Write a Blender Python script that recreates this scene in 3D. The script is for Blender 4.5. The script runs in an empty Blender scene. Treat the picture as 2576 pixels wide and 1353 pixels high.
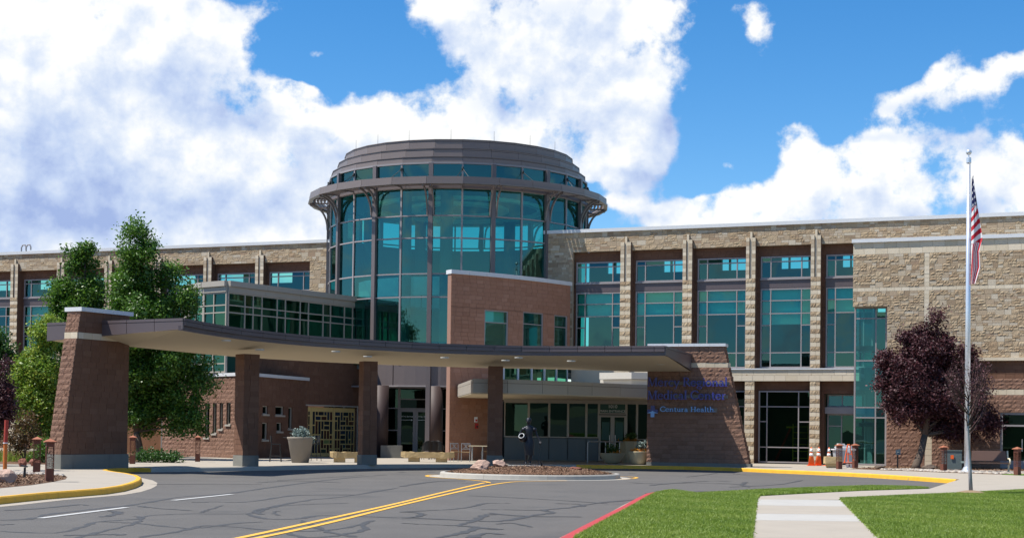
import bpy, bmesh, math, random
import numpy as np
from mathutils import Vector, Matrix
random.seed(7); rng = np.random.default_rng(7)
sc = bpy.context.scene
COL = sc.collection
R = math.radians

# ------------------------------------------------------------------ camera
IW, FPX, CX, CY, CAMZ = 2576.0, 3870.0, 1288.0, 984.0, 1.6
PITCH, ROLL = R(1.5), R(0.75)
cam_d = bpy.data.cameras.new('camera'); cam = bpy.data.objects.new('camera', cam_d); COL.objects.link(cam)
cam_d.sensor_width = 36.0; cam_d.lens = 36.0 * FPX / IW
cam_d.shift_y = (CY - 676.5) / IW
cam_d.clip_start = 0.1; cam_d.clip_end = 6000
CAMR = Matrix.Rotation(R(90) + PITCH, 3, 'X') @ Matrix.Rotation(ROLL, 3, 'Z')
cam.matrix_world = Matrix.Translation((0, 0, CAMZ)) @ CAMR.to_4x4()
sc.camera = cam

def ray(x, y):
    return CAMR @ Vector(((x - CX) / FPX, -(y - CY) / FPX, -1.0))
def gnd(x, y, z=0.0):                       # point of the ground plane at height z
    d = ray(x, y); t = (z - CAMZ) / d.z
    return Vector((d.x * t, d.y * t, z))
def atY(x, y, Y):
    d = ray(x, y); t = Y / d.y
    return Vector((d.x * t, Y, CAMZ + d.z * t))

# ------------------------------------------------------------------ light
SUN_T = Vector((0.56, 0.105, -1.0)).normalized()         # direction the sunlight travels
SUN_EL = math.asin(-SUN_T.z); SUN_AZ = math.atan2(-SUN_T.x, -SUN_T.y)   # azimuth from +Y towards +X
sun_d = bpy.data.lights.new('sun', 'SUN'); sun = bpy.data.objects.new('sun', sun_d); COL.objects.link(sun)
sun_d.energy = 5.0; sun_d.angle = R(0.53); sun_d.color = (1.0, 0.955, 0.88)
sun.rotation_euler = SUN_T.to_track_quat('-Z', 'Y').to_euler(); sun.location = (-40, 0, 60)

world = bpy.data.worlds.new('World'); sc.world = world; world.use_nodes = True
sc.view_settings.view_transform = 'Standard'; sc.view_settings.look = 'None'
sc.view_settings.exposure = 0.65; sc.view_settings.gamma = 1.0
sc.view_settings.use_curve_mapping = False
world.cycles.sampling_method = 'MANUAL'; world.cycles.sample_map_resolution = 256

class NT:                                    # tiny node helper
    def __init__(s, nt): s.nt = nt
    def n(s, t, **kw):
        o = s.nt.nodes.new(t)
        for k, v in kw.items(): setattr(o, k, v)
        return o
    def put(s, sock, v):
        if hasattr(v, 'is_output') or isinstance(v, bpy.types.NodeSocket): s.nt.links.new(v, sock)
        else: sock.default_value = v
    def m(s, op, *a, clamp=False):
        o = s.n('ShaderNodeMath', operation=op, use_clamp=clamp)
        for i, v in enumerate(a): s.put(o.inputs[i], v)
        return o.outputs[0]
    def v(s, op, *a):
        o = s.n('ShaderNodeVectorMath', operation=op)
        for i, x in enumerate(a): s.put(o.inputs[i], x)
        return o.outputs[0]
    def xyz(s, x, y, z):
        o = s.n('ShaderNodeCombineXYZ')
        for i, q in enumerate((x, y, z)): s.put(o.inputs[i], q)
        return o.outputs[0]
    def sep(s, v):
        o = s.n('ShaderNodeSeparateXYZ'); s.put(o.inputs[0], v); return o.outputs
    def noise(s, vec, scale, detail=3, rough=0.55, out=0, **kw):
        o = s.n('ShaderNodeTexNoise'); 
        if vec is not None: s.put(o.inputs['Vector'], vec)
        s.put(o.inputs['Scale'], scale); s.put(o.inputs['Detail'], detail); s.put(o.inputs['Roughness'], rough)
        for k, q in kw.items(): s.put(o.inputs[k], q)
        return o.outputs[out]
    def mix(s, f, a, b, blend='MIX'):
        o = s.n('ShaderNodeMix', data_type='RGBA', blend_type=blend)
        s.put(o.inputs[0], f); s.put(o.inputs[6], a); s.put(o.inputs[7], b); return o.outputs[2]
    def ramp(s, f, stops):
        o = s.n('ShaderNodeValToRGB'); s.put(o.inputs[0], f); e = o.color_ramp.elements
        while len(e) < len(stops): e.new(0.5)
        for i, (p, c) in enumerate(stops):
            e[i].position = p; e[i].color = c if len(c) == 4 else (*c, 1)
        return o.outputs[0]
    def step(s, x, a, b):
        o = s.n('ShaderNodeMapRange', interpolation_type='SMOOTHSTEP', clamp=True)
        for i, q in enumerate((x, a, b, 0.0, 1.0)): s.put(o.inputs[i], q)
        return o.outputs[0]

def px2ang(x, y):
    d = ray(x, y).normalized(); return math.atan2(d.x, d.y), math.asin(d.z)

def build_sky():
    nt = world.node_tree; nt.nodes.clear(); N = NT(nt)
    sky = N.n('ShaderNodeTexSky', sky_type='NISHITA', sun_disc=False)
    sky.sun_elevation = SUN_EL; sky.sun_rotation = SUN_AZ; sky.altitude = 2000; sky.air_density = 1.15; sky.dust_density = 0.25; sky.ozone_density = 3.0
    hs = N.n('ShaderNodeHueSaturation'); N.put(hs.inputs['Color'], sky.outputs[0])
    hs.inputs['Saturation'].default_value = 1.36; hs.inputs['Value'].default_value = 1.95; hs.inputs['Hue'].default_value = 0.501
    # cloud density as a node group of (azimuth, elevation)
    g = bpy.data.node_groups.new('cloud_density', 'ShaderNodeTree')
    g.interface.new_socket('P', in_out='INPUT', socket_type='NodeSocketVector')
    g.interface.new_socket('D', in_out='OUTPUT', socket_type='NodeSocketFloat')
    g.interface.new_socket('S', in_out='OUTPUT', socket_type='NodeSocketFloat')
    g.interface.new_socket('T', in_out='OUTPUT', socket_type='NodeSocketFloat')
    G = NT(g); gi = G.n('NodeGroupInput'); go = G.n('NodeGroupOutput')
    P = gi.outputs[0]
    warp = G.noise(P, 9.0, 4, 0.6, out=1)
    W = G.v('ADD', P, G.v('SCALE', G.v('SUBTRACT', warp, (0.5, 0.5, 0.5)), (0, 0, 0)))
    sc_n = W.node.inputs[1].links[0].from_node; sc_n.inputs[3].default_value = 0.055
    px, py, _ = G.sep(W)
    acc = None
    blobs = [(110,110,330,230,.85),(450,170,210,170,.8),(140,430,300,240,.8),(420,400,300,200,.6),(640,480,230,170,.95),(790,520,110,110,.8),(300,600,400,80,.7),
             (850,330,190,85,.65),(1040,370,170,100,.75),(1330,330,260,80,.5),(1230,40,330,85,.75),(1330,190,270,140,.75),(1560,170,160,170,.7),
             (1420,330,220,90,.6),(1560,410,150,45,.65),(1900,550,230,60,1.05),(1710,545,110,45,.8),(2060,360,160,75,.75),(2420,420,230,105,.85),(2120,300,60,30,-.3),
             (2180,490,260,70,.6),(2290,240,150,40,.60),(2370,170,60,50,.5),(2530,190,80,40,.62),(750,430,50,26,-.9),(620,330,40,22,-.6),(20,330,60,18,-.6),(1925,25,60,90,.85),(760,205,60,26,.8),(800,105,50,26,.75),(1580,510,60,18,.6),(1780,425,60,20,.5),
             (700,40,130,40,.3),(2330,560,300,80,.5),
             (1288,520,1900,1000,-.22),(2150,120,420,130,-.45),(860,130,190,110,-.5),(1850,330,110,130,-.45),(690,70,100,70,-.3)]
    for (bx, by, rx, ry, s) in blobs:
        a, e = px2ang(bx, by); sx, sy = rx / FPX, ry / FPX
        dx = G.m('DIVIDE', G.m('SUBTRACT', px, a), sx); dy = G.m('DIVIDE', G.m('SUBTRACT', py, e), sy)
        r2 = G.m('ADD', G.m('MULTIPLY', dx, dx), G.m('MULTIPLY', dy, dy))
        q = G.m('MULTIPLY', G.m('EXPONENT', G.m('MULTIPLY', r2, -0.9)), s)
        acc = q if acc is None else G.m('ADD', acc, q)
    acc = G.m('MINIMUM', acc, 0.50)
    big = G.noise(P, 3.1, 3, 0.5)                     # sky-wide coverage
    fine = G.noise(P, 20.0, 8, 0.60); mid = G.noise(P, 9.0, 3, 0.5)
    base = G.m('ADD', acc, G.m('MULTIPLY', G.m('SUBTRACT', big, 0.55), 1.1))
    d = G.m('ADD', base, G.m('MULTIPLY', G.m('SUBTRACT', fine, 0.5), 2.1))
    g.links.new(G.m('SUBTRACT', d, 0.06), go.inputs[0])
    g.links.new(G.m('ADD', G.m('MULTIPLY', base, 0.6), G.m('MULTIPLY', mid, 1.5)), go.inputs[1]); g.links.new(G.noise(P, 21.0, 7, 0.56), go.inputs[2])
    # world
    tc = N.n('ShaderNodeTexCoord'); X, Y, Z = N.sep(N.v('NORMALIZE', tc.outputs['Generated']))
    az = N.m('ARCTAN2', X, Y); el = N.m('ARCSINE', Z)
    P0 = N.xyz(az, el, 0.0)
    def dens(vec):
        o = N.n('ShaderNodeGroup'); o.node_tree = g; N.put(o.inputs[0], vec); return o.outputs
    o0 = dens(P0); d0 = o0[0]; s0 = o0[1]; t0 = o0[2]; s1 = dens(N.v('ADD', P0, (-0.012, 0.030, 0)))[1]; t1 = dens(N.v('ADD', P0, (-0.006, 0.012, 0)))[2]
    alpha = N.step(d0, -0.04, 0.28)
    lit = N.m('ADD', N.m('ADD', N.m('MULTIPLY', N.m('SUBTRACT', s0, s1), 0.85), N.m('MULTIPLY', N.m('SUBTRACT', t0, t1), 1.9)), 0.72, clamp=True)
    pX, pY, _ = N.sep(N.v('ADD', P0, N.v('MULTIPLY', N.v('SUBTRACT', N.noise(P0, 14.0, 4, 0.6, out=1), (0.5,0.5,0.5)), (0.06,0.04,0))))
    for (bx, by, rx, ry, s) in [(400,228,240,46,.40),(560,300,140,40,.42),(90,370,160,110,.36),(120,545,240,50,.38),(330,500,200,55,.26),(1240,235,110,60,.32),(1600,434,140,22,.42),(2300,258,170,32,.36),(2240,354,150,20,.34),(1400,45,220,36,.32),(700,520,130,50,.26),(1700,300,70,90,.22),(2480,520,130,40,.22),(900,360,120,40,.18),(1480,280,90,40,.24)]:
        a, e = px2ang(bx, by)
        dx = N.m('DIVIDE', N.m('SUBTRACT', pX, a), rx/FPX); dy = N.m('DIVIDE', N.m('SUBTRACT', pY, e), ry/FPX)
        lit = N.m('SUBTRACT', lit, N.m('MULTIPLY', N.m('EXPONENT', N.m('MULTIPLY', N.m('ADD', N.m('MULTIPLY', dx, dx), N.m('MULTIPLY', dy, dy)), -0.9)), s), clamp=True)
    thick = N.step(d0, 0.55, 1.15)
    lit = N.m('SUBTRACT', lit, N.m('MULTIPLY', thick, 0.16), clamp=True)
    cc = N.ramp(lit, [(0.0, (4.6, 6.0, 9.8)), (0.32, (6.9, 8.3, 11.2)), (0.58, (9.2, 10.2, 11.9)), (0.86, (12.6, 12.7, 12.6))])
    fade = N.step(el, -0.02, 0.01)
    col = N.mix(N.m('MULTIPLY', alpha, fade), hs.outputs[0], cc)
    bg = N.n('ShaderNodeBackground'); N.put(bg.inputs[0], col); bg.inputs[1].default_value = 0.0525
    out = N.n('ShaderNodeOutputWorld'); nt.links.new(bg.outputs[0], out.inputs[0])
build_sky()

# ------------------------------------------------------------------ materials
MATS = {}
def mat(name, base=(0.5,0.5,0.5), rough=0.7, metal=0.0, var=0.12, vscale=3.0, bump=0.0, bscale=40.0, tone=False, spec=0.4, stain=0.0, tones=None, coat=0.0):
    m = bpy.data.materials.new(name); m.use_nodes = True; nt = m.node_tree; nt.nodes.clear(); N = NT(nt)
    b = N.n('ShaderNodeBsdfPrincipled'); o = N.n('ShaderNodeOutputMaterial'); nt.links.new(b.outputs[0], o.inputs[0])
    tc = N.n('ShaderNodeTexCoord').outputs['Object']; geo = N.n('ShaderNodeNewGeometry')
    pos = geo.outputs['Position']
    c = tuple(base) if var > 0 and not tones else (*base, 1)
    if tones:
        at = N.n('ShaderNodeAttribute', attribute_name='tone')
        c = N.ramp(at.outputs['Fac'], [(i / max(1, len(tones) - 1), t) for i, t in enumerate(tones)])
    if var > 0:
        f = N.noise(pos, vscale, 5, 0.62)
        k = N.m('ADD', N.m('MULTIPLY', N.m('SUBTRACT', f, 0.5), 2 * var), 1.0)
        if stain > 0:
            mp = N.v('MULTIPLY', pos, (2.2, 2.2, 0.25)); s = N.step(N.noise(mp, 1.4, 4, 0.6), 0.55, 0.78)
            k = N.m('MULTIPLY', k, N.m('SUBTRACT', 1.0, N.m('MULTIPLY', s, stain)))
        c = N.v('SCALE', c, k); c.node.inputs[3].default_value = 1.0; nt.links.new(k, c.node.inputs[3])
    N.put(b.inputs['Base Color'], c)
    b.inputs['Roughness'].default_value = rough; b.inputs['Metallic'].default_value = metal
    b.inputs['Specular IOR Level'].default_value = spec
    if coat: b.inputs['Coat Weight'].default_value = coat
    if bump > 0:
        bp = N.n('ShaderNodeBump'); bp.inputs['Strength'].default_value = 1.0; bp.inputs['Distance'].default_value = bump
        nt.links.new(N.noise(pos, bscale, 5, 0.7), bp.inputs['Height']); nt.links.new(bp.outputs[0], b.inputs['Normal'])
    MATS[name] = m; return m

def wear(name, chip, scale, lo, hi, amt=.8):          # flecks of a second colour through worn paint
    m = MATS[name]; nt = m.node_tree; N = NT(nt); b = next(n for n in nt.nodes if n.type == 'BSDF_PRINCIPLED')
    src = b.inputs['Base Color'].links[0].from_socket; pos = N.n('ShaderNodeNewGeometry').outputs['Position']
    f = N.m('MULTIPLY', N.step(N.noise(pos, scale, 6, 0.7), lo, hi), amt)
    nt.links.new(N.mix(f, src, (*chip, 1)), b.inputs['Base Color'])
def glass(name, tint, refl, rtint, rough=0.0):
    m = bpy.data.materials.new(name); m.use_nodes = True; nt = m.node_tree; nt.nodes.clear(); N = NT(nt)
    t = N.n('ShaderNodeBsdfTransparent'); t.inputs[0].default_value = (*tint, 1)
    g = N.n('ShaderNodeBsdfGlossy'); g.inputs[0].default_value = (*rtint, 1); g.inputs['Roughness'].default_value = rough
    lw = N.n('ShaderNodeLayerWeight'); lw.inputs[0].default_value = 0.25
    f = N.m('ADD', N.m('MULTIPLY', lw.outputs['Fresnel'], 0.75), refl, clamp=True)
    bp = N.n('ShaderNodeBump'); bp.inputs['Distance'].default_value = 0.004; bp.inputs['Strength'].default_value = 0.5
    geo = N.n('ShaderNodeNewGeometry'); nt.links.new(N.noise(geo.outputs['Position'], 0.9, 1, 0.4), bp.inputs['Height'])
    nt.links.new(bp.outputs[0], g.inputs['Normal'])
    mx = N.n('ShaderNodeMixShader'); nt.links.new(f, mx.inputs[0]); nt.links.new(t.outputs[0], mx.inputs[1]); nt.links.new(g.outputs[0], mx.inputs[2])
    o = N.n('ShaderNodeOutputMaterial'); nt.links.new(mx.outputs[0], o.inputs[0]); MATS[name] = m; return m

def leafmat(name, cols, trans=0.35, rough=0.45):
    m = bpy.data.materials.new(name); m.use_nodes = True; nt = m.node_tree; nt.nodes.clear(); N = NT(nt)
    at = N.n('ShaderNodeAttribute', attribute_name='tone')
    c = N.ramp(at.outputs['Fac'], [(i / max(1, len(cols) - 1), t) for i, t in enumerate(cols)])
    b = N.n('ShaderNodeBsdfPrincipled'); N.put(b.inputs['Base Color'], c); b.inputs['Roughness'].default_value = rough; b.inputs['Specular IOR Level'].default_value = 0.5
    t = N.n('ShaderNodeBsdfTranslucent'); N.put(t.inputs[0], c)
    mx = N.n('ShaderNodeMixShader'); mx.inputs[0].default_value = trans
    nt.links.new(b.outputs[0], mx.inputs[1]); nt.links.new(t.outputs[0], mx.inputs[2])
    o = N.n('ShaderNodeOutputMaterial'); nt.links.new(mx.outputs[0], o.inputs[0]); MATS[name] = m; return m

mat('tan_stone', var=.16, vscale=9, bump=.012, bscale=30, rough=.85, tones=[(.27,.195,.125),(.345,.262,.175),(.42,.345,.248),(.37,.28,.188),(.475,.41,.315),(.305,.212,.138)])
mat('tan_rough', var=.2, vscale=12, bump=.03, bscale=22, rough=.9, tones=[(.325,.232,.142),(.385,.288,.182),(.435,.34,.225),(.34,.24,.148)])
mat('beige_stone', (.56,.48,.36), .85, var=.1, vscale=5, bump=.006, bscale=40, tones=[(.52,.44,.32),(.60,.52,.40)])
mat('tan_mortar', (.36,.30,.22), .95, var=.1)
mat('brown_block', var=.16, vscale=7, bump=.008, bscale=45, rough=.9, tones=[(.126,.061,.036),(.144,.071,.043),(.134,.065,.039),(.158,.081,.050)])
mat('brick_lit_tone', var=.14, vscale=7, bump=.006, bscale=45, rough=.9, tones=[(.29,.142,.088),(.32,.162,.104),(.30,.150,.094),(.345,.180,.118)])  # curved wall's brick, colour lightened to stand in for bounce and sky light
mat('brown_rough', var=.2, vscale=10, bump=.03, bscale=24, rough=.92, tones=[(.195,.106,.070),(.24,.136,.094),(.215,.120,.081)])
mat('brown_mortar', (.135,.072,.046), .95, var=.12)
mat('mortar_lit_tone', (.27,.155,.115), .95, var=.1)  # mortar lightened along with the curved wall's brick
mat('orange_brick', (.30,.15,.075), .9, var=.15, bump=.006)
mat('concrete_base', (.17,.165,.145), .9, var=.22, vscale=2.2, bump=.004, stain=.3)
mat('coping_white', (.58,.59,.60), .45, var=.05, metal=.0)
mat('dark_metal', (.088,.068,.072), .42, var=.07, vscale=1.3, spec=.5)
mat('ring_metal', (.175,.142,.132), .42, var=.07, vscale=1.3, spec=.5)
mat('frame_metal', (.26,.235,.235), .42, var=.05, spec=.5)
mat('post_metal', (.135,.112,.112), .42, var=.05, spec=.5)
mat('champagne', (.36,.325,.275), .42, var=.05, vscale=1.2, spec=.5)
mat('parapet_beige', (.50,.47,.41), .6, var=.05)
mat('joint_dark', (.03,.027,.027), .8, var=0)
mat('soffit', (.50,.425,.30), .9, var=.06, vscale=.8, stain=.05)
mat('light_lens', (.46,.44,.38), .4, var=.03)
glass('glass_tower', (.28,.76,.69), .16, (.28,.64,.62))
glass('glass_wing', (.22,.68,.61), .12, (.26,.60,.62))
glass('glass_green', (.14,.46,.32), .12, (.28,.62,.46))
glass('glass_dark', (.085,.17,.13), .05, (.30,.52,.44))
glass('glass_ground', (.26,.46,.36), .06, (.32,.60,.50))
mat('interior_wall', (.16,.19,.19), .9, var=.12, vscale=.5)
mat('column_brown', (.050,.030,.027), .62, var=.06)
mat('interior_green', (.07,.10,.085), .9, var=.2, vscale=.6)
mat('interior_dark', (.05,.055,.055), .9, var=.2, vscale=.6)
mat('interior_ceiling', (.28,.32,.32), .9, var=.05)
mat('blind', (.86,.90,.88), .9, var=.04)
mat('asphalt', (.096,.089,.081), .86, var=.20, vscale=.5, bump=.008, bscale=90)
mat('tar', (.050,.050,.050), .75, var=.1)
mat('path_white', (.36,.345,.315), .8, var=.14, vscale=3)
mat('concrete', (.315,.278,.228), .88, var=.13, vscale=1.1, bump=.002, bscale=90, stain=.06)
mat('kerb_concrete', (.35,.33,.29), .85, var=.12, vscale=2.4, bump=.004)
mat('yellow_kerb', (.66,.36,.028), .6, var=.24, vscale=3.2, bump=.003, stain=.15)
mat('yellow_line', (.68,.37,.045), .65, var=.16, vscale=5)
mat('white_line', (.43,.425,.41), .65, var=.10, vscale=6)
mat('red_kerb', (.40,.045,.042), .6, var=.18, vscale=4)
mat('lawn', (.095,.17,.020), .95, var=.30, vscale=.9, bump=.02, bscale=60)
mat('earth', (.16,.15,.085), .95, var=.25, vscale=.1)
mat('hill_green', (.020,.030,.014), .95, var=.35, vscale=.05)
mat('mulch', (.135,.070,.038), .95, var=.35, vscale=14, bump=.03, bscale=35)
mat('pebble', var=.1, vscale=8, rough=.8, tones=[(.36,.30,.235),(.45,.40,.34),(.28,.225,.18),(.50,.47,.42)])
mat('rust', (.125,.043,.026), .8, var=.22, vscale=8)
mat('rust_cap', (.30,.105,.055), .7, var=.2, vscale=8)
mat('bronze', (.018,.019,.024), .42, metal=.65, var=.2, spec=.6)
mat('bronze_rim', (.62,.62,.60), .35, var=.05)
mat('pink_rock', (.40,.27,.21), .9, var=.35, vscale=5, bump=.05, bscale=9)
mat('red_rock', (.20,.075,.05), .9, var=.3, vscale=6, bump=.03, bscale=12)
mat('sandstone', (.46,.335,.17), .9, var=.16, vscale=3, bump=.03, bscale=9)
mat('planter', (.225,.195,.16), .75, var=.12, vscale=2.5, stain=.12)
mat('planter_tan', (.40,.345,.225), .75, var=.10, vscale=2.5, stain=.1)
mat('black_metal', (.018,.018,.018), .5, var=0)
mat('steel', (.42,.42,.42), .35, metal=.6, var=.05)
mat('wood', (.34,.22,.11), .6, var=.15, vscale=6)
mat('door_wood', (.60,.44,.17), .5, var=.1, vscale=4)
mat('cone_orange', (.80,.13,.02), .5, var=.06)
mat('cone_white', (.78,.78,.78), .4, var=.03)
mat('white_paint', (.74,.74,.74), .5, var=.04)
mat('grey_plastic', (.33,.36,.40), .5, var=.06)
mat('ladder_yellow', (.55,.38,.05), .6, var=.05)
mat('ladder_red', (.35,.04,.03), .6, var=.05)
mat('pole_alu', (.66,.69,.73), .30, metal=.55, var=.04)
mat('box_green', (.10,.13,.125), .6, var=.08)
mat('bench_cream', (.62,.54,.38), .45, var=.05)
mat('bench_brown', (.105,.058,.042), .55, var=.1)
wear('yellow_kerb', (.20,.17,.13), 5, .60, .72); wear('red_kerb', (.25,.17,.15), 6, .60, .74); wear('yellow_line', (.13,.12,.11), 9, .56, .68, .7); wear('white_line', (.14,.14,.14), 9, .56, .68, .6)
wear('asphalt', (.145,.14,.135), 55, .60, .66, .75); wear('asphalt', (.058,.057,.056), .33, .52, .70, .55); wear('asphalt', (.115,.110,.105), 1.7, .58, .72, .5); wear('concrete', (.22,.19,.155), .8, .58, .74, .5)
mat('sign_navy', (.022,.025,.16), .35, var=.03, spec=.6)
mat('sign_letter', rough=.35, var=0, spec=.6, tones=[(.025,.029,.225),(.17,.20,.50)])
mat('sign_letter_sky', rough=.35, var=0, spec=.6, tones=[(.22,.44,.80),(.10,.2,.42)])
mat('sign_sky', (.20,.40,.74), .35, var=.03, spec=.6)
mat('raceway', (.17,.15,.125), .6, var=.04)
mat('spandrel', (.055,.075,.088), .35, var=.05, spec=.6)
mat('print_white', (.75,.78,.76), .6, var=0)
mat('print_green', (.016,.075,.055), .4, var=0)
mat('red_plastic', (.45,.02,.02), .4, var=0)
mat('post_red', (.34,.035,.02), .5, var=.08)
mat('post_orange', (.50,.135,.02), .55, var=.1)
mat('bark', (.105,.078,.058), .95, var=.3, vscale=10, bump=.02, bscale=25)
mat('bark_grey', (.30,.29,.30), .9, var=.25, vscale=9, bump=.012, bscale=25)
mat('stained', var=.1, rough=.25, tones=[(.015,.018,.025),(.06,.02,.015),(.02,.03,.05),(.03,.05,.035),(.18,.22,.08)])
leafmat('leaf_green', [(.024,.070,.008),(.052,.130,.014),(.095,.20,.022),(.16,.27,.04)])
leafmat('leaf_dark', [(.018,.055,.010),(.038,.100,.016),(.07,.15,.026)])
leafmat('leaf_lime', [(.06,.14,.014),(.14,.25,.026),(.26,.34,.04),(.38,.36,.06)])
leafmat('leaf_plum', [(.022,.006,.008),(.045,.012,.016),(.08,.024,.030),(.14,.048,.058)], trans=.22, rough=.6)
leafmat('leaf_rust', [(.05,.055,.015),(.12,.075,.03),(.16,.085,.04)])
leafmat('leaf_blue', [(.10,.15,.13),(.20,.27,.25),(.32,.38,.36)], trans=.1)
leafmat('flower', [(.55,.14,.01),(.62,.30,.02),(.45,.03,.02)], trans=.2)
leafmat('blade', [(.085,.150,.010),(.155,.240,.020),(.25,.315,.045),(.38,.42,.15)], trans=.3, rough=.5)
leafmat('chip', [(.05,.024,.013),(.13,.066,.034),(.22,.125,.066),(.36,.24,.15)], trans=0, rough=.8)

# ------------------------------------------------------------------ mesh helpers
class MB:
    def __init__(s): s.v = []; s.f = []; s.t = []; s.tone = 0.5; s.sm = False
    def add(s, vs, fs):
        o = len(s.v); s.v += [tuple(p) for p in vs]
        for f in fs: s.f.append(tuple(i + o for i in f)); s.t.append(s.tone)
    BOXF = [(0,3,2,1),(4,5,6,7),(0,1,5,4),(1,2,6,5),(2,3,7,6),(3,0,4,7)]
    def hexa(s, p): s.add(p, MB.BOXF)                     # p: 4 bottom + 4 top
    def box(s, c, sx, sy, sz, ang=0.0):                   # c = centre of the bottom
        ca, sa = math.cos(ang), math.sin(ang); P = []
        for z in (0, sz):
            for x, y in ((-sx/2,-sy/2),(sx/2,-sy/2),(sx/2,sy/2),(-sx/2,sy/2)):
                P.append((c[0] + x*ca - y*sa, c[1] + x*sa + y*ca, c[2] + z))
        s.hexa(P)
    def fbox(s, F, u0, u1, o0, o1, z0, z1):               # box in a wall frame; o = distance out of the wall
        P = [F.pt(u, o, z) for z in (z0, z1) for u, o in ((u0,o1),(u1,o1),(u1,o0),(u0,o0))]
        s.hexa(P)
    def bar(s, a, b, w, h=None, up=(0,0,1)):              # square bar from a to b
        a = Vector(a); b = Vector(b); h = h or w; d = (b - a).normalized(); up = Vector(up)
        if abs(d.dot(up)) > .99: up = Vector((1,0,0))
        x = d.cross(up).normalized(); y = x.cross(d).normalized(); P = []
        for p in (a, b):
            for i, j in ((-1,-1),(1,-1),(1,1),(-1,1)): P.append(p + x*(i*w/2) + y*(j*h/2))
        s.add(P, [(0,1,2,3),(7,6,5,4),(0,4,5,1),(1,5,6,2),(2,6,7,3),(3,7,4,0)])
    def tube(s, pts, rads, n=8, cap=True):
        pts = [Vector(p) for p in pts]
        if not hasattr(rads, '__len__'): rads = [rads]*len(pts)
        rings = []; prev = None
        for i, p in enumerate(pts):
            d = (pts[min(i+1,len(pts)-1)] - pts[max(i-1,0)]).normalized()
            if prev is None:
                a = Vector((0,0,1)) if abs(d.z) < .9 else Vector((1,0,0)); x = d.cross(a).normalized()
            else: x = (prev - d*prev.dot(d)).normalized()
            prev = x; y = d.cross(x)
            rings.append([p + (x*math.cos(2*math.pi*k/n) + y*math.sin(2*math.pi*k/n))*rads[i] for k in range(n)])
        V = [q for r in rings for q in r]; Fc = []
        for i in range(len(pts)-1):
            for k in range(n):
                k2 = (k+1) % n; Fc.append((i*n+k, i*n+k2, (i+1)*n+k2, (i+1)*n+k))
        if cap: Fc.append(tuple(range(n-1,-1,-1))); Fc.append(tuple((len(pts)-1)*n+k for k in range(n)))
        s.add(V, Fc)
    def lathe(s, c, prof, n=24, a0=0.0, sq=None):         # prof: (r, z) list
        V = []; Fc = []
        for r, z in prof:
            for k in range(n):
                a = a0 + 2*math.pi*k/n; x, y = math.cos(a)*r, math.sin(a)*r
                if sq: x *= sq[0]; y *= sq[1]
                V.append((c[0]+x, c[1]+y, c[2]+z))
        for i in range(len(prof)-1):
            for k in range(n):
                k2 = (k+1) % n; Fc.append((i*n+k, i*n+k2, (i+1)*n+k2, (i+1)*n+k))
        Fc.append(tuple(range(n-1,-1,-1))); Fc.append(tuple((len(prof)-1)*n+k for k in range(n)))
        s.add(V, Fc)
    def prism(s, poly, z0, z1):                           # poly: xy list, counter-clockwise
        n = len(poly); V = [(p[0],p[1],z0) for p in poly] + [(p[0],p[1],z1) for p in poly]
        s.add(V, [tuple(range(n-1,-1,-1)), tuple(range(n,2*n))] + [(i,(i+1)%n,(i+1)%n+n,i+n) for i in range(n)])
    def quad(s, *p): s.add(p, [tuple(range(len(p)))])
    def build(s, name, m, parent=None, smooth=False):
        me = bpy.data.meshes.new(name); pl = parent.location if parent is not None else None
        root = parent
        off = Vector((0,0,0))
        while root is not None: off += root.location; root = root.parent
        me.from_pydata([(v[0]-off.x, v[1]-off.y, v[2]-off.z) for v in s.v], [], s.f)
        at = me.attributes.new('tone', 'FLOAT', 'FACE'); at.data.foreach_set('value', s.t)
        for q in (m if isinstance(m, (list, tuple)) else [m]): me.materials.append(MATS[q])
        if smooth: me.polygons.foreach_set('use_smooth', [True]*len(me.polygons))
        me.update(); bmf = None
        o = bpy.data.objects.new(name, me); COL.objects.link(o)
        if parent is not None: o.parent = parent
        return o

def fix_normals(o):
    bm = bmesh.new(); bm.from_mesh(o.data); bmesh.ops.recalc_face_normals(bm, faces=bm.faces); bm.to_mesh(o.data); bm.free(); return o
def tag(o, label=None, cat=None, group=None, kind=None):
    for k, v in (('label',label),('category',cat),('group',group),('kind',kind)):
        if v: o[k] = v
    return o
def thing(name, label, cat, loc, group=None):
    o = bpy.data.objects.new(name, None); COL.objects.link(o); o.location = loc; o.empty_display_size = .2
    return tag(o, label, cat, group)
def struct(mb, name, m, parent=None):
    o = mb.build(name, m, parent)
    if parent is None: o['kind'] = 'structure'
    return o
def sheet(poly, z, name, m, thick=0.0):
    bm = bmesh.new(); vs = [bm.verts.new((p[0], p[1], z)) for p in poly]; f = bm.faces.new(vs); f.normal_update()
    if f.normal.z < 0: f.normal_flip()
    if thick:
        r = bmesh.ops.extrude_face_region(bm, geom=[f]); 
        for v in [g for g in r['geom'] if isinstance(g, bmesh.types.BMVert)]: v.co.z -= thick
        bmesh.ops.recalc_face_normals(bm, faces=bm.faces)
    bmesh.ops.triangulate(bm, faces=bm.faces)
    me = bpy.data.meshes.new(name); bm.to_mesh(me); bm.free(); me.materials.append(MATS[m])
    o = bpy.data.objects.new(name, me); COL.objects.link(o); o['kind'] = 'structure'; return o
def copy_tree(o, parent=None):
    c = o.copy(); COL.objects.link(c); c.parent = parent
    for ch in list(o.children): copy_tree(ch, c)
    return c

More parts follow.
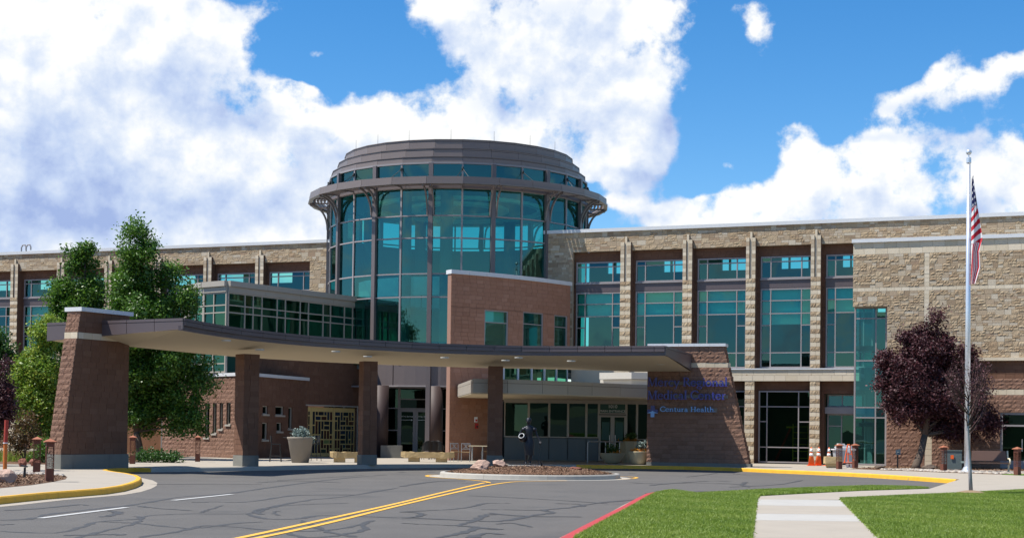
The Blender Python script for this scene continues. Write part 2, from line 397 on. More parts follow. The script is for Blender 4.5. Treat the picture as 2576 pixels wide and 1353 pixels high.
# ------------------------------------------------------------------ wall frames
class Frame:
    def __init__(s, O, U):
        s.O = Vector((O[0],O[1],0)); s.U = Vector((U[0],U[1],0)).normalized(); s.N = Vector((s.U.y,-s.U.x,0))   # N faces out (towards camera for U to the right)
    def pt(s, u, o, z): return s.O + s.U*u + s.N*o + Vector((0,0,z))
    def ang(s, u=0): return math.atan2(s.U.y, s.U.x)
    def hit(s, x, y, out=0.0):
        d = ray(x, y); o = Vector((0,0,CAMZ)); t = ((s.O + s.N*out) - o).dot(s.N)/d.dot(s.N); p = o + d*t
        return (p - s.O).dot(s.U), p.z
class Arc:                                   # vertical cylinder wall seen from outside; u = arc length, to the right
    def __init__(s, C, r, a0): s.C = Vector((C[0],C[1],0)); s.r = r; s.a0 = a0
    def pt(s, u, o, z):
        a = s.a0 + u/s.r; q = s.r + o
        return s.C + Vector((math.sin(a)*q, -math.cos(a)*q, z))
    def ang(s, u=0): return s.a0 + u/s.r

BLOCKLIB = {}
def block_mesh(matname, rough, tone, var, amp):
    k = (matname, rough, tone, var, amp)
    if k in BLOCKLIB: return BLOCKLIB[k]
    rr = random.Random(len(BLOCKLIB)*7+3); mb = MB(); mb.tone = tone
    add_block(mb, lambda u,o,z: (u, -o, z), 0, 1, 0, 1, rough, rr, amp)
    me = bpy.data.meshes.new('block'); me.from_pydata(mb.v, [], mb.f); at = me.attributes.new('tone','FLOAT','FACE'); at.data.foreach_set('value', mb.t)
    me.materials.append(MATS[matname]); BLOCKLIB[k] = me; return me
def add_block(mb, P, u0, u1, z0, z1, rough, rr, amp=0.035):
    if rough:
        nx, nz = 4, 2; g = []
        for j in range(nz+1):
            for i in range(nx+1):
                e = i in (0,nx) or j in (0,nz)
                o = rr.uniform(amp*.15,amp*.5) if e else rr.uniform(amp*.25, amp)
                ju = 0 if e else rr.uniform(-.3,.3)/nx; jz = 0 if e else rr.uniform(-.2,.2)/nz
                g.append(P(u0+(u1-u0)*(i/nx+ju), o, z0+(z1-z0)*(j/nz+jz)))
        V = g + [P(u0,-.03,z0),P(u1,-.03,z0),P(u1,-.03,z1),P(u0,-.03,z1)]; n = len(g); w = nx+1
        Fc = [(j*w+i, j*w+i+1, (j+1)*w+i+1, (j+1)*w+i) for j in range(nz) for i in range(nx)]
        Fc += [tuple([n, n+1] + [i for i in range(nx,-1,-1)]), tuple([n+2, n+3] + [nz*w+i for i in range(nx+1)]),
               tuple([n+3, n] + [j*w for j in range(nz+1)]), tuple([n+1, n+2] + [j*w+nx for j in range(nz,-1,-1)])]
        mb.add(V, Fc)
    else:
        o = rr.uniform(.002,.009)
        V = [P(u0,o,z0),P(u1,o,z0),P(u1,o,z1),P(u0,o,z1),P(u0,-.03,z0),P(u1,-.03,z0),P(u1,-.03,z1),P(u0,-.03,z1)]
        mb.add(V, [(0,1,2,3),(4,5,1,0),(5,6,2,1),(6,7,3,2),(7,4,0,3)])

def masonry(parent, F, zs, spans, ch, lens, style, mortar, budget, name='brick', back=0.25, seed=1, joint=0.010, out=0.0, wallname='wall', grand=None, thick_back=True, double=False, amp=.035):
    """zs: list of z cuts; spans(zc) -> [(u0,u1)], style(rr,zc) -> (material, rough, tone). Blocks shown largest become objects."""
    rr = random.Random(seed); wall = MB(); blocks = []
    for za, zb in zip(zs[:-1], zs[1:]):
        n = max(1, round((zb-za)/ch)); h = (zb-za)/n
        for i in range(n):
            z0 = za+i*h; z1 = z0+h; zc = (z0+z1)/2
            for (a, b) in spans(zc):
                if b-a < .03: continue
                if thick_back:
                    k = max(1, int((b-a)/1.0)) if isinstance(F, Arc) else 1
                    for q in range(k): wall.fbox(F, a+(b-a)*q/k, a+(b-a)*(q+1)/k, out-back, out-.012, z0, z1)
                u = a - rr.uniform(0, lens[0]*.6) if b-a > 2*lens[1] else a
                while u < b-.02:
                    L = rr.uniform(*lens); e = u+L
                    if b-e < lens[0]*.5: e = b
                    uu = max(a, u)
                    if e-uu > .03:
                        j = joint/2; q = rr.random()
                        if not double or q < .30: blocks.append((uu+j, e-j, z0+j, z1-j)+style(rr, zc))
                        else:
                            zm = (z0+z1)/2
                            for c0, c1 in ((z0,zm),(zm,z1)):
                                if rr.random() < .4 and e-uu > .3:
                                    um = uu+(e-uu)*rr.uniform(.35,.65)
                                    blocks.append((uu+j, um-j, c0+j, c1-j)+style(rr, zc)); blocks.append((um+j, e-j, c0+j, c1-j)+style(rr, zc))
                                else: blocks.append((uu+j, e-j, c0+j, c1-j)+style(rr, zc))
                    u = e
    sub = grand if grand is not None else parent
    if thick_back and wall.v: wall.build(wallname, mortar, parent)
    off = Vector((0,0,0)); r = sub
    while r is not None: off += r.location; r = r.parent
    def size(b):
        p = F.pt((b[0]+b[1])/2, out, (b[2]+b[3])/2); d = (p-Vector((0,0,CAMZ)))
        q = CAMR.transposed() @ d
        x = CX + FPX*q.x/-q.z; y = CY - FPX*q.y/-q.z
        vis = 1 if (0 < x < 2576 and 0 < y < 1353) else .001
        return vis*(b[1]-b[0])*(b[3]-b[2])/d.length_squared
    order = sorted(range(len(blocks)), key=lambda i: -size(blocks[i])); single = set(order[:budget])
    for i in single:
        u0,u1,z0,z1,m,ro,t = blocks[i]
        o = bpy.data.objects.new(name, block_mesh(m, ro, round(t*5)/5, rr.randrange(4), amp)); COL.objects.link(o)
        o.parent = sub; o.location = F.pt(u0, out, z0) - off; o.rotation_euler = (0,0,F.ang((u0+u1)/2)); o.scale = (u1-u0,1,z1-z0)
    mbs = {}
    for i, (u0,u1,z0,z1,m,ro,t) in enumerate(blocks):
        if i in single: continue
        mb = mbs.setdefault(m, MB()); mb.tone = t
        add_block(mb, lambda u,o,z: F.pt(u, out+o, z), u0,u1,z0,z1, ro, rr, amp)
    for m, mb in mbs.items():
        o = mb.build('rough_masonry' if 'rough' in m else 'masonry', m, parent); o['kind'] = 'stuff'
    return len(blocks)

def cut_spans(u0, u1, holes):                # holes: (ua,ub,za,zb)
    def f(z):
        sp = [(u0(z) if callable(u0) else u0, u1(z) if callable(u1) else u1)]
        for (a,b,c,d) in holes:
            if c < z < d:
                n = []
                for (p,q) in sp:
                    if b <= p or a >= q: n.append((p,q)); continue
                    if a > p: n.append((p,a))
                    if b < q: n.append((b,q))
                sp = n
        return sp
    return f
def zcuts(z0, z1, holes, extra=()):
    return sorted(set([z0,z1] + [z for h in holes for z in h[2:4] if z0 < z < z1] + [z for z in extra if z0 < z < z1]))

def st_tan(rr, z): 
    q = rr.random()
    return ('tan_rough', True, rr.random()) if q < .42 else ('tan_stone', False, rr.random())
def st_tan_block(rr, z):
    return ('tan_rough', True, rr.random()) if rr.random() < .62 else ('tan_stone', False, rr.random())
def st_tan_flat(rr, z): return ('tan_stone', False, rr.random())
def st_beige(rr, z): return ('beige_stone', False, rr.random())
def st_brown(rr, z): return ('brown_block', False, rr.random())
def st_lit_tone(rr, z): return ('brick_lit_tone', False, rr.random())
def st_brown_rough(rr, z): return ('brown_rough', True, rr.random())

def window(parent, F, u0, u1, z0, z1, us, zs, gm, out=-.12, fw=.07, fm='frame_metal', depth=.12, skip=(), name='window', blinds=(), cells=None):
    """frame with mullions at us (full height) and transoms at zs (or (z,ua,ub)); panes as children."""
    mb = MB(); o0, o1 = out-depth/2, out+depth/2
    for (a,b,c,d) in ((u0,u0+fw,z0,z1),(u1-fw,u1,z0,z1)): mb.fbox(F,a,b,o0,o1,c,d)
    mb.fbox(F,u0+fw,u1-fw,o0-.002,o1-.004,z0,z0+fw); mb.fbox(F,u0+fw,u1-fw,o0-.002,o1-.004,z1-fw,z1)
    for u in us: mb.fbox(F,u-fw*.4,u+fw*.4,o0+.003,o1-.007,z0+fw,z1-fw)
    for z in zs:
        a, b = u0+fw, u1-fw
        if isinstance(z, tuple): z, a, b = z
        mb.fbox(F,a,b,o0+.006,o1-.011,z-fw*.38,z+fw*.38)
    w = mb.build(name, fm, parent)
    ue = [u0]+sorted(us)+[u1]
    for i in range(len(ue)-1):
        a, b = ue[i], ue[i+1]; uc = (a+b)/2
        ze = [z0]+sorted([(z[0] if isinstance(z,tuple) else z) for z in zs if not isinstance(z,tuple) or z[1] <= uc <= z[2]])+[z1]
        for j in range(len(ze)-1):
            p = MB(); c, d = ze[j], ze[j+1]; t = random.uniform(-.008,.008); t2 = random.uniform(-.012,.012)
            p.add([F.pt(a,out+t-t2,c),F.pt(b,out-t-t2,c),F.pt(b,out-t+t2,d),F.pt(a,out+t+t2,d)], [(0,1,2,3)])
            p.build('pane', gm, w)
    for (a,b,c,d) in blinds:
        q = MB(); q.fbox(F,a,b,out-.24,out-.22,c,d); q.build('blind','blind',w)
    return w

# ================================================================== THE SETTING
g = MB(); g.quad((-3000,-3000,-.03),(3000,-3000,-.03),(3000,3000,-.03),(-3000,3000,-.03)); struct(g, 'ground', 'earth')
KERB = [(-260,1294),(-120,1280),(0,1268.5),(60,1262),(117,1256),(190,1250),(266,1243.5),(310,1236.5),(338,1228.5),(354,1221),(358,1214),(348,1207.5),(322,1201.5),(290,1197),(270,1193),
        (276,1190),(300,1188),(340,1186.5),(380,1187.2),(500,1185.4),(625,1183.4),(760,1181.2),(898,1178.8),(1006,1177),(1130,1176),(1265,1176),(1450,1177),(1627,1178.8),(1720,1180.6),(1817,1183.5),(1880,1186),(1942,1189),(2022,1192.5),(2110,1196.6),(2192,1201),(2290,1207.5),(2402,1216)]
kb = [gnd(x, y) for x, y in KERB]
g = MB(); g.quad((-150,-150,0),(150,-150,0),(150,75,0),(-150,75,0)); struct(g, 'road', 'asphalt')
def offset(pts, d):                            # towards the left of the direction of travel
    out = []
    for i, p in enumerate(pts):
        a = pts[max(i-1,0)]; b = pts[min(i+1,len(pts)-1)]; t = Vector((b.x-a.x, b.y-a.y, 0)).normalized()
        out.append(Vector((p.x - t.y*d, p.y + t.x*d, p.z)))
    return out
kin = offset(kb, .16)
lawnR = [gnd(x,y,.15) for x,y in ((2113,1256),(2260,1249),(2402,1243),(2576,1234),(2800,1224))]
tip = gnd(2338,1228.5,.15)
pl = [(p.x,p.y) for p in kin] + [(p.x,p.y) for p in (tip, gnd(2165,1233.7,.15), gnd(2040,1240,.15), gnd(1911,1247,.15), gnd(1905,1256,.15))] + [(p.x,p.y) for p in lawnR]
pl += [(60,30),(75,60),(75,120),(-80,120),(-80,30)]
sheet(pl, .15, 'sidewalk', 'concrete', .16)
def kerb(name, pts, m, parts, h=.155, w=.16, seg=2.4):
    root = tag(thing(name, None, None, pts[0]), kind='structure'); inner = offset(pts, w)
    run = [0]; cur = 0; groups = [[0]]
    for i in range(1, len(pts)):
        cur += (pts[i]-pts[i-1]).length; groups[-1].append(i)
        if cur > seg and i < len(pts)-1: groups.append([i]); cur = 0
    for gi in groups:
        mb = MB(); V = []
        for i in gi:
            a, b = pts[i], inner[i]; q = (b-a)
            V += [(a.x,a.y,-.01),(a.x+q.x*.12,a.y+q.y*.12,h-.03),(a.x+q.x*.28,a.y+q.y*.28,h),(b.x,b.y,h),(b.x,b.y,0)]
        Fc = []
        for k in range(len(gi)-1):
            for j in range(4): Fc.append((k*5+j, (k+1)*5+j, (k+1)*5+j+1, k*5+j+1))
        Fc += [(0,1,2,3,4), tuple((len(gi)-1)*5+j for j in (4,3,2,1,0))]
        # a dark gap at each joint: pull the ends in by 6 mm
        mb.add(V, Fc); mb.build(parts, m if isinstance(m, str) else m(gi[0]), root)
    return root
def dens(pts, step):
    out = [pts[0]]
    for a, b in zip(pts[:-1], pts[1:]):
        n = max(1, int((b-a).length/step)); out += [a.lerp(b, k/n) for k in range(1, n+1)]
    return out
kb1 = kb[:19]; kb2 = kb[18:27]; kb3 = kb[26:]
for pts, m in ((kb1,'yellow_kerb'),(kb2,'kerb_concrete'),(kb3,'yellow_kerb')):
    kerb('kerb', dens(pts, 1.2), m, 'kerb_stone', seg=3.0)
# concrete gutter in front of the nearer yellow kerb
gp = offset(kb[:14], -.42)
sheet([(p.x,p.y) for p in kb[:14]] + [(p.x,p.y) for p in reversed(gp)], .004, 'gutter', 'concrete')

# lawns and path
RED0 = [gnd(x,y,0) for x,y in ((1385,1384),(1446,1350),(1500,1321),(1554,1292),(1590,1270.5),(1617,1256.5),(1640,1251.5),(1666,1248.5))]
RED = [q.copy() for q in RED0]
redk = kerb('kerb', dens(list(RED), 1.0)[::1], 'red_kerb', 'kerb_stone', w=-.30, seg=2.6)
redk.name = 'red_kerb'
gg = offset(RED, .20)
sheet([(p.x,p.y) for p in RED] + [(p.x,p.y) for p in reversed(gg)], .004, 'gutter', 'concrete')
LG = [gnd(x,y,.15) for x,y in ((1753,1243),(1907,1234.3),(2060,1228),(2192,1223.4),(2280,1225),(2338,1228.5),(2165,1233.7),(2040,1240),(1911,1247),(1905,1256),(1893,1353),(1882,1440))]
rin = offset(RED, -.30)
lawn_l = [(p.x,p.y) for p in rin] + [(p.x,p.y) for p in LG] + [(rin[0].x+.3, LG[-1].y)]
lawn_r = [(p.x,p.y) for p in lawnR] + [(24,19),(gnd(2300,1440,.15).x, gnd(2300,1440,.15).y)]
lawn_r = [(p.x,p.y) for p in lawnR] + [(26,32),(24,17)] + [(gnd(x,y,.15).x, gnd(x,y,.15).y) for x,y in ((2293,1440),(2207,1353))]
for poly in (lawn_l, lawn_r): sheet(poly, .165, 'lawn', 'lawn', .17)
# edging kerb along the rest of the lawn (plain concrete, flush)
pa = [gnd(1905,1256,.15), gnd(1893,1353,.15), gnd(1882,1440,.15)]; pb = [gnd(2113,1256,.15), gnd(2207,1353,.15), gnd(2293,1440,.15)]
path = tag(thing('path', None, None, gnd(2010,1300,.0)), kind='structure')
def lerp_edge(E, y):
    if y >= E[0].y: return E[0]
    for a, b in zip(E[:-1], E[1:]):
        if a.y >= y >= b.y: t = (a.y-y)/(a.y-b.y); return a.lerp(b, t)
    return E[-1]
yb = [gnd(2000,q,.15).y for q in (1256.2,1272,1293,1309.5,1353,1400,1438)]
for i in range(len(yb)-1):
    a0, a1, b0, b1 = lerp_edge(pa,yb[i]-.01), lerp_edge(pa,yb[i+1]+.01), lerp_edge(pb,yb[i]-.01), lerp_edge(pb,yb[i+1]+.01)
    mb = MB(); mb.hexa([Vector((p.x,p.y,z)) for z in (0,.158) for p in (a1,b1,b0,a0)]); mb.build('slab', 'path_white' if i in (0,2) else 'concrete', path)

# road paint
def ribbon(pts, w, z, name, m, wob=0, kind='structure'):
    mb = MB(); V = []; n = len(pts)
    for i, p in enumerate(pts):
        a = pts[max(i-1,0)]; b = pts[min(i+1,n-1)]; t = Vector((b.x-a.x,b.y-a.y,0)).normalized()
        ww = w[i] if hasattr(w,'__len__') else w
        ww *= 1 + (random.uniform(-wob,wob) if wob else 0)
        V += [(p.x-t.y*ww/2, p.y+t.x*ww/2, z), (p.x+t.y*ww/2, p.y-t.x*ww/2, z)]
    mb.add(V, [(2*i+1,2*i+3,2*i+2,2*i) for i in range(n-1)])
    o = mb.build(name, m); o['kind'] = kind; return o
def smooth(pts, n=4):
    out = []
    for i in range(len(pts)-1):
        p0,p1,p2,p3 = pts[max(i-1,0)],pts[i],pts[i+1],pts[min(i+2,len(pts)-1)]
        for k in range(n):
            t = k/n; out.append(.5*((2*p1)+(p2-p0)*t+(2*p0-5*p1+4*p2-p3)*t*t+(3*p1-p0-3*p2+p3)*t**3))
    return out+[pts[-1]]
Z5 = lambda l: [gnd(1006+.2563*a, 1069+.2563*b) for a,b in l]
Z7 = lambda l: [gnd(.3906*a, 1100.6+.3906*b) for a,b in l]
Z9 = lambda l: [gnd(1446.5+.4385*a, 1163.5+.4385*b) for a,b in l]
up = Z7([(1300,690),(1530,648),(2050,536)]) + Z5([(0,762),(420,660),(700,595),(830,566)]) + Z5([(872,569),(860,558),(800,548),(620,531),(400,517),(290,506),(262,497),(300,489),(370,487)])
lo = Z7([(1380,698),(1650,648),(2100,552)]) + Z5([(0,787),(440,684),(740,617),(900,585),(1050,563),(1180,553),(1350,549.5),(1500,547.5),(1640,545)])
ribbon(smooth(up,5), .125, .0085, "yellow_line", "yellow_line"); ribbon(smooth(lo,5), .125, .009, 'yellow_line', 'yellow_line')
ribbon(smooth(Z5([(2150,505),(2230,505),(2300,510),(2325,516),(2290,524),(2200,528),(2080,531)]),5), .12, .009, 'yellow_line', 'yellow_line')
for a, b in (((258,519),(815,449)),((1115,404),(1495,364))):
    ribbon(Z7([a,b]), .15, .009, 'white_line', 'white_line')
cr7 = [[(0,600),(350,612),(520,575),(640,540),(880,522),(1000,497),(1250,489),(1600,488),(1720,455),(1900,432),(2250,420)],
 [(0,530),(200,520),(330,490),(600,460),(900,425),(1150,382),(1450,360),(1800,312),(2200,262),(2500,237)],
 [(640,540),(850,548),(1000,562),(1250,582),(1500,552),(1700,540)],[(420,660),(700,592),(880,546),(905,515),(880,505)],[(900,640),(1150,602),(1300,567),(1450,570),(1900,602),(2200,582),(2400,535)],
 [(1600,490),(1700,520),(1900,522),(2100,500),(2576,515)],[(1720,450),(2000,400),(2200,380),(2576,320)],[(1240,415),(1400,412),(1600,412),(1900,372),(2300,366)],
 [(1650,290),(1900,277),(2200,290)],[(1780,275),(2000,262),(2350,240)],[(1850,610),(1950,640),(2150,632),(2350,592),(2330,560),(2400,530)],[(1290,482),(1330,467),(1380,452),(1430,435)],
 [(30,467),(250,455),(500,430),(560,435)],[(700,470),(760,480),(720,500),(640,510)],[(1800,500),(1760,480),(1800,470)],[(0,560),(80,556)],[(420,628),(700,622),(800,625)],[(900,440),(1000,452),(1250,470)],
 [(960,300),(1400,298),(1700,300)],[(1680,495),(1640,470),(1720,452)],[(1940,530),(2100,600),(2300,640)]]
cr5 = [[(650,690),(1100,710),(1700,745),(2050,770)],[(0,850),(300,836),(500,825),(700,800),(850,766),(1090,765)],[(330,1110),(600,1060),(750,1000),(580,985),(720,940),(850,880),(930,880)],
 [(0,960),(300,975),(560,985),(900,1020),(1000,1020)],[(0,905),(700,935),(1000,940),(1350,880),(1500,857),(1420,832),(1700,802),(1950,762),(2400,722)],[(780,827),(1100,830),(1400,836)],
 [(940,970),(1100,960),(1310,1000)],[(860,860),(1200,890),(1800,900)],[(0,602),(350,552),(650,545)],[(700,1106),(830,1060),(1020,1072)],[(750,1000),(900,1012),(1000,1022)],[(0,850),(180,860),(200,890),(60,908)],[(1500,768),(1750,775),(1800,800)]]
cr9 = [[(640,82),(760,68),(830,55)],[(430,130),(600,116),(900,121),(1000,140)],[(880,140),(1150,126),(1310,100)],[(400,176),(560,170),(900,160)],[(300,112),(500,120),(760,105),(900,108)],[(900,62),(1000,70),(1140,72)],[(950,128),(985,110)]]
cl = [Z7(c) for c in cr7]+[Z5(c) for c in cr5]+[Z9(c) for c in cr9]
mb = MB()
for q, c in enumerate(cl):
    pts = smooth(c, 7); n = len(pts); V = []; base = random.uniform(.07,.16)
    for i, p in enumerate(pts):
        a = pts[max(i-1,0)]; b = pts[min(i+1,n-1)]; t = Vector((b.x-a.x,b.y-a.y,0)).normalized(); w = base*(.45+1.1*random.random())*(1.0 if 0<i<n-1 else .1)
        jx, jy = random.uniform(-.03,.03), random.uniform(-.05,.05); zq = .0025+.00009*q+random.uniform(0,.0005)
        V += [(p.x+jx-t.y*w/2, p.y+jy+t.x*w/2, zq), (p.x+jx+t.y*w/2, p.y+jy-t.x*w/2, zq+.0002)]
    mb.add(V, [(2*i+1,2*i+3,2*i+2,2*i) for i in range(n-1)])
o = mb.build('crack_seal', 'tar'); o['kind'] = 'stuff'; tag(o, 'dark tar lines sealing cracks across the asphalt', 'tar')

# distant ridge behind the viewer (seen only as a reflection in the glass)
bm = MB(); n = 60; V = []
for i in range(n+1):
    a = R(95) + R(170)*i/n; q = 330 + 40*math.sin(i*.9)
    h = 13 + 6*math.sin(i*.37) + 4*math.sin(i*1.3+1)
    V += [(math.sin(a)*q, math.cos(a)*q, -.5), (math.sin(a)*(q+60), math.cos(a)*(q+60), h), (math.sin(a)*(q+260), math.cos(a)*(q+260), -.5)]
bm.add(V, [(3*i+k,3*i+3+k,3*i+4+k,3*i+1+k) for i in range(n) for k in (0,1)]); struct(bm, 'hills', 'hill_green')

# ================================================================== MAIN STONE WINGS
F = Frame((0,83.6), (.926,-.376))
U = lambda px, py=700, o=0.0: F.hit(px, py, o)[0]
ZR, ZLINT = 12.4, 11.25
ZW = dict(u1=10.72, u0=9.58, b1=9.45, b0=9.10, l1=9.08, t1=8.46, t2=7.80, t3=7.20, t4=5.80, l0=5.02)

def pier(parent, u0, u1, zb, zt, seed, budget):
    zs = [zb, zt]
    def style(rr, z):
        k = int((z-zb)/.22) % 2
        return ('tan_rough', True, rr.random()) if k == 0 and z < zt-2.1 else (('tan_stone', False, .35+.5*rr.random()) if k == 0 else ('beige_stone', False, rr.random()))
    gw = .07; m = (u0+u1)/2; zg = zt-2.1
    def spans(z): return [(u0,u1)] if z < zg else [(u0,m-gw),(m+gw,u1)]
    n = masonry(parent, F, [zb,zg,zt], spans, .22, (.26,.34), style, 'brown_mortar', budget, name='stone', back=.45, seed=seed, out=.16, wallname='pier')
    q = MB(); q.fbox(F, m-.055, m+.055, -.02, .10, zg, zt+.30); q.build('pier_strip', 'beige_stone', parent)

def bay(parent, a, b, seed, ground=True, blind=1, split=(.2,.8), zb=.15):
    """windows of one bay in a recess 0.30 m behind the stone face"""
    o = -.30; w = b-a; m1, m2 = a+w*split[0], a+w*split[1]
    bl = []
    window(parent, F, a, b, ZW['u0'], ZW['u1'], [m1,m2], [ZW['u1']-.27], 'glass_wing', out=o, blinds=[])
    q = MB(); q.fbox(F, a-.02, b+.02, o-.12, o+.05, ZW['b0'], ZW['u0']-.06); q.build('metal_band', 'dark_metal', parent)
    q = MB(); q.fbox(F, a-.02, b+.02, o-.06, o+.11, ZW['u0']-.06, ZW['u0']); q.build('sill', 'frame_metal', parent)
    if blind == 1: bl = [(a+.05,b-.05,ZW['t2']-.02,ZW['l1']-.05)]
    elif blind == 2: bl = [(a+.05,b-.05,ZW['t2']+.02,ZW['l1']-.05)]
    elif blind == 3: bl = [(a+.05,b-.05,ZW['t3']+.05,ZW['l1']-.05)]
    window(parent, F, a, b, ZW['l0'], ZW['l1'], [m1,m2], [ZW['t1'],ZW['t2'],(ZW['t3'],a,m1),(ZW['t3'],m2,b),ZW['t4']], 'glass_wing', out=o, blinds=bl)

def interior(parent, ua, ub, openings):
    mb = MB()
    for z in (4.55, 8.85): mb.fbox(F, ua, ub, -6.0, -.55, z, z+.2)
    mb.fbox(F, ua, ub, -6.0, -.3, ZR-.35, ZR-.1); mb.build('floor_slab', 'interior_ceiling', parent)
    q = MB(); za, zb = 10.70, 11.36
    q.fbox(F, ua, ub, -6.3, -6.0, 9.05, za); q.fbox(F, ua, ub, -6.3, -6.0, zb, ZR-.1); u = ua
    for (a, b) in openings:
        q.fbox(F, u, a, -6.3, -6.0, za, zb); u = b
    q.fbox(F, u, ub, -6.3, -6.0, za, zb); q.build('rear_wall', 'interior_wall', parent)
    q = MB(); q.fbox(F, ua, ub, -6.3, -6.0, 4.8, 8.85); q.build('rear_wall', 'interior_dark', parent); q = MB(); q.fbox(F, ua, ub, -4.0, -3.8, .15, 4.55); q.build('rear_partition', 'interior_green', parent)

# --- wing beside the flagpole
w = thing('stone_wing', 'tan stone wing with tall teal windows between stone piers, beyond the sign wall', 'building wing', F.pt(12,0,.15))
uA, uE = U(1368), U(2160)
bays = [(U(1446),U(1561)),(U(1596),U(1717)),(U(1752),U(1876)),(U(1911),U(2040)),(U(2076),U(2195))]
piers = [(U(1562.5),U(1588.6)),(U(1719),U(1743)),(U(1878),U(1902)),(U(2041),U(2066))]
uJ = U(1440)
uX = U(3150)
masonry(w, F, [ZLINT, ZR-.12], lambda z: [(uA,uX)], .256, (.25,.55), st_tan, 'tan_mortar', 170, name='stone', seed=3, double=True, amp=.026)
masonry(w, F, [5.5, ZLINT], lambda z: [(uA,uJ)], .256, (.25,.55), st_tan_flat, 'tan_mortar', 30, name='stone', seed=4, double=True, amp=.026)
for i, (a,b) in enumerate(piers): pier(w, a, b, .15, 11.68, 30+i, 22)
holes = []
for i, (a,b) in enumerate(bays):
    holes += [(a,b,ZW['b0']-.02,ZW['u1']),(a,b,ZW['l0'],ZW['l1']+.04)]
gb = bays[3]; gd = bays[4]; g3 = (U(1760), U(1876))
holes += [(gb[0]-.06,gb[1],.15,3.88),(gd[0]-.1,uE+.4,.15,3.72),(g3[0],g3[1],.15,3.88),(uJ,uE+.4,4.34,5.02)]
masonry(w, F, zcuts(.15, ZLINT, holes), cut_spans(uJ, uE+.3, holes), .20, (.4,.41), st_brown, 'brown_mortar', 60, seed=5, out=-.30)
for i, (a,b) in enumerate(bays): bay(w, a, b, i, blind=(1,1,2,3,2)[i])
q = MB(); q.fbox(F, uA-.05, uX, -.5, .10, ZR-.12, ZR+.06); q.build('coping', 'coping_white', w)
# band over the ground floor
masonry(w, F, [4.34, 4.92], lambda z: [(U(1800),uE+.1)], .29, (.55,.6), st_beige, 'tan_mortar', 40, name='stone', seed=6, back=.5, out=.18, wallname='band')
q = MB(); q.fbox(F, U(1800), uE+.1, -.4, .24, 4.922, 4.985); q.build('ledge', 'coping_white', w)
q = MB(); q.fbox(F, uJ, U(1800), -.45, .02, 3.6, 5.0); q.build('band_base', 'beige_stone', w)
# ground floor glazing
a, b = gb[0]-.05, gb[1]; o = -.28
window(w, F, a, b, .2, 3.86, [U(1929.7,1060,-.28),U(2009,1060,-.28)], [3.05,(2.29,U(2009,1060,-.28),b),(2.29,a,U(1929.7,1060,-.28)),.99], 'glass_ground', out=o)
window(w, F, g3[0], g3[1], .2, 3.86, [], [3.05,.99], 'glass_dark', out=o)
a, b = gd[0], uE+.25
window(w, F, a, b, 3.05, 3.70, [a+.75], [], 'glass_wing', out=-.9)
q = MB(); q.fbox(F, a-.2, b, -1.0, -.5, 2.72, 3.05); q.build('metal_band', 'frame_metal', w)
window(w, F, a, b, .2, 2.72, [a+.72], [(2.1,a,a+.72),(.95,a,a+.72)], 'glass_ground', out=-.9)
q = MB(); q.fbox(F, a-.12, a-.06, -.8, -.3, .15, 3.7); q.build('door_jamb', 'brown_block', w)
q = MB(); q.fbox(F, gb[1]+.01, gb[1]+.09, -.27, -.15, .15, 3.8); q.build('timber_strip', 'wood', w)
ops = []
for (a,b) in bays: ops += [(a-.22,a+.20),(a+.27,a+1.30)]
interior(w, uA+.5, uE, ops)

# --- wing behind the trees
w2 = thing('stone_wing', 'tan stone wing behind the tall green trees and the glazed gallery', 'building wing', F.pt(-22,0,.15))
uL, uR_ = U(-330), U(832)
pu = [(U(515),U(539)),(U(645),U(668))]; spc = pu[1][0]-pu[0][0]; pw = .56
pl_ = [pu[1][0]-spc*k for k in range(14)]
pl_ = [p for p in pl_ if p > uL]
masonry(w2, F, [ZLINT, ZR-.12], lambda z: [(uL,uR_)], .256, (.25,.55), st_tan, 'tan_mortar', 120, name='stone', seed=13, double=True, amp=.026)
uend = U(779)
masonry(w2, F, [4.5, ZLINT], lambda z: [(uend,uR_)], .256, (.25,.55), st_tan, 'tan_mortar', 60, name='stone', seed=14, double=True, amp=.026)
holes = []; wb = []
for k, p in enumerate(pl_):
    r = (pl_[k-1] if k else uend+.12)
    wb.append((p+pw+.18, r-.1))
wb.append((uL+.1, pl_[-1]-.1))
for (a,b) in wb: holes += [(a,b,ZW['b0']-.02,ZW['u1']),(a,b,ZW['l0'],ZW['l1']+.04)]
masonry(w2, F, zcuts(4.0, ZLINT, holes), cut_spans(uL, uend, holes), .20, (.4,.41), st_brown, 'brown_mortar', 30, seed=15, out=-.30)
masonry(w2, F, [.15,4.0], lambda z: [(uL,uR_)], .20, (.4,.41), st_brown, 'brown_mortar', 0, seed=16, out=-.2)
for k, p in enumerate(pl_): pier(w2, p, p+pw, .15, 11.68, 50+k, 18 if k in (0,1,len(pl_)-1) else 0)
for k, (a,b) in enumerate(wb): bay(w2, a, b, k, blind=k % 3)
q = MB(); q.fbox(F, uL, uR_+.05, -.5, .10, ZR-.12, ZR+.06); q.build('coping', 'coping_white', w2)
interior(w2, uL, uR_-.5, [(a-.1,b-1.0) for a,b in sorted(wb)])
# roof vents above the coping
for px in (54, 66):
    c = F.hit(px, 620, -1.5); v = MB(); p = F.pt(c[0], -1.5, ZR-.1)
    v.tube([p, p+Vector((0,0,.62)), p+Vector((.08,0,.78)), p+Vector((.26,-.1,.78)), p+Vector((.33,-.13,.66)), p+Vector((.33,-.13,.45))], .045, 8)
    v.build('roof_vent', 'frame_metal', w2)

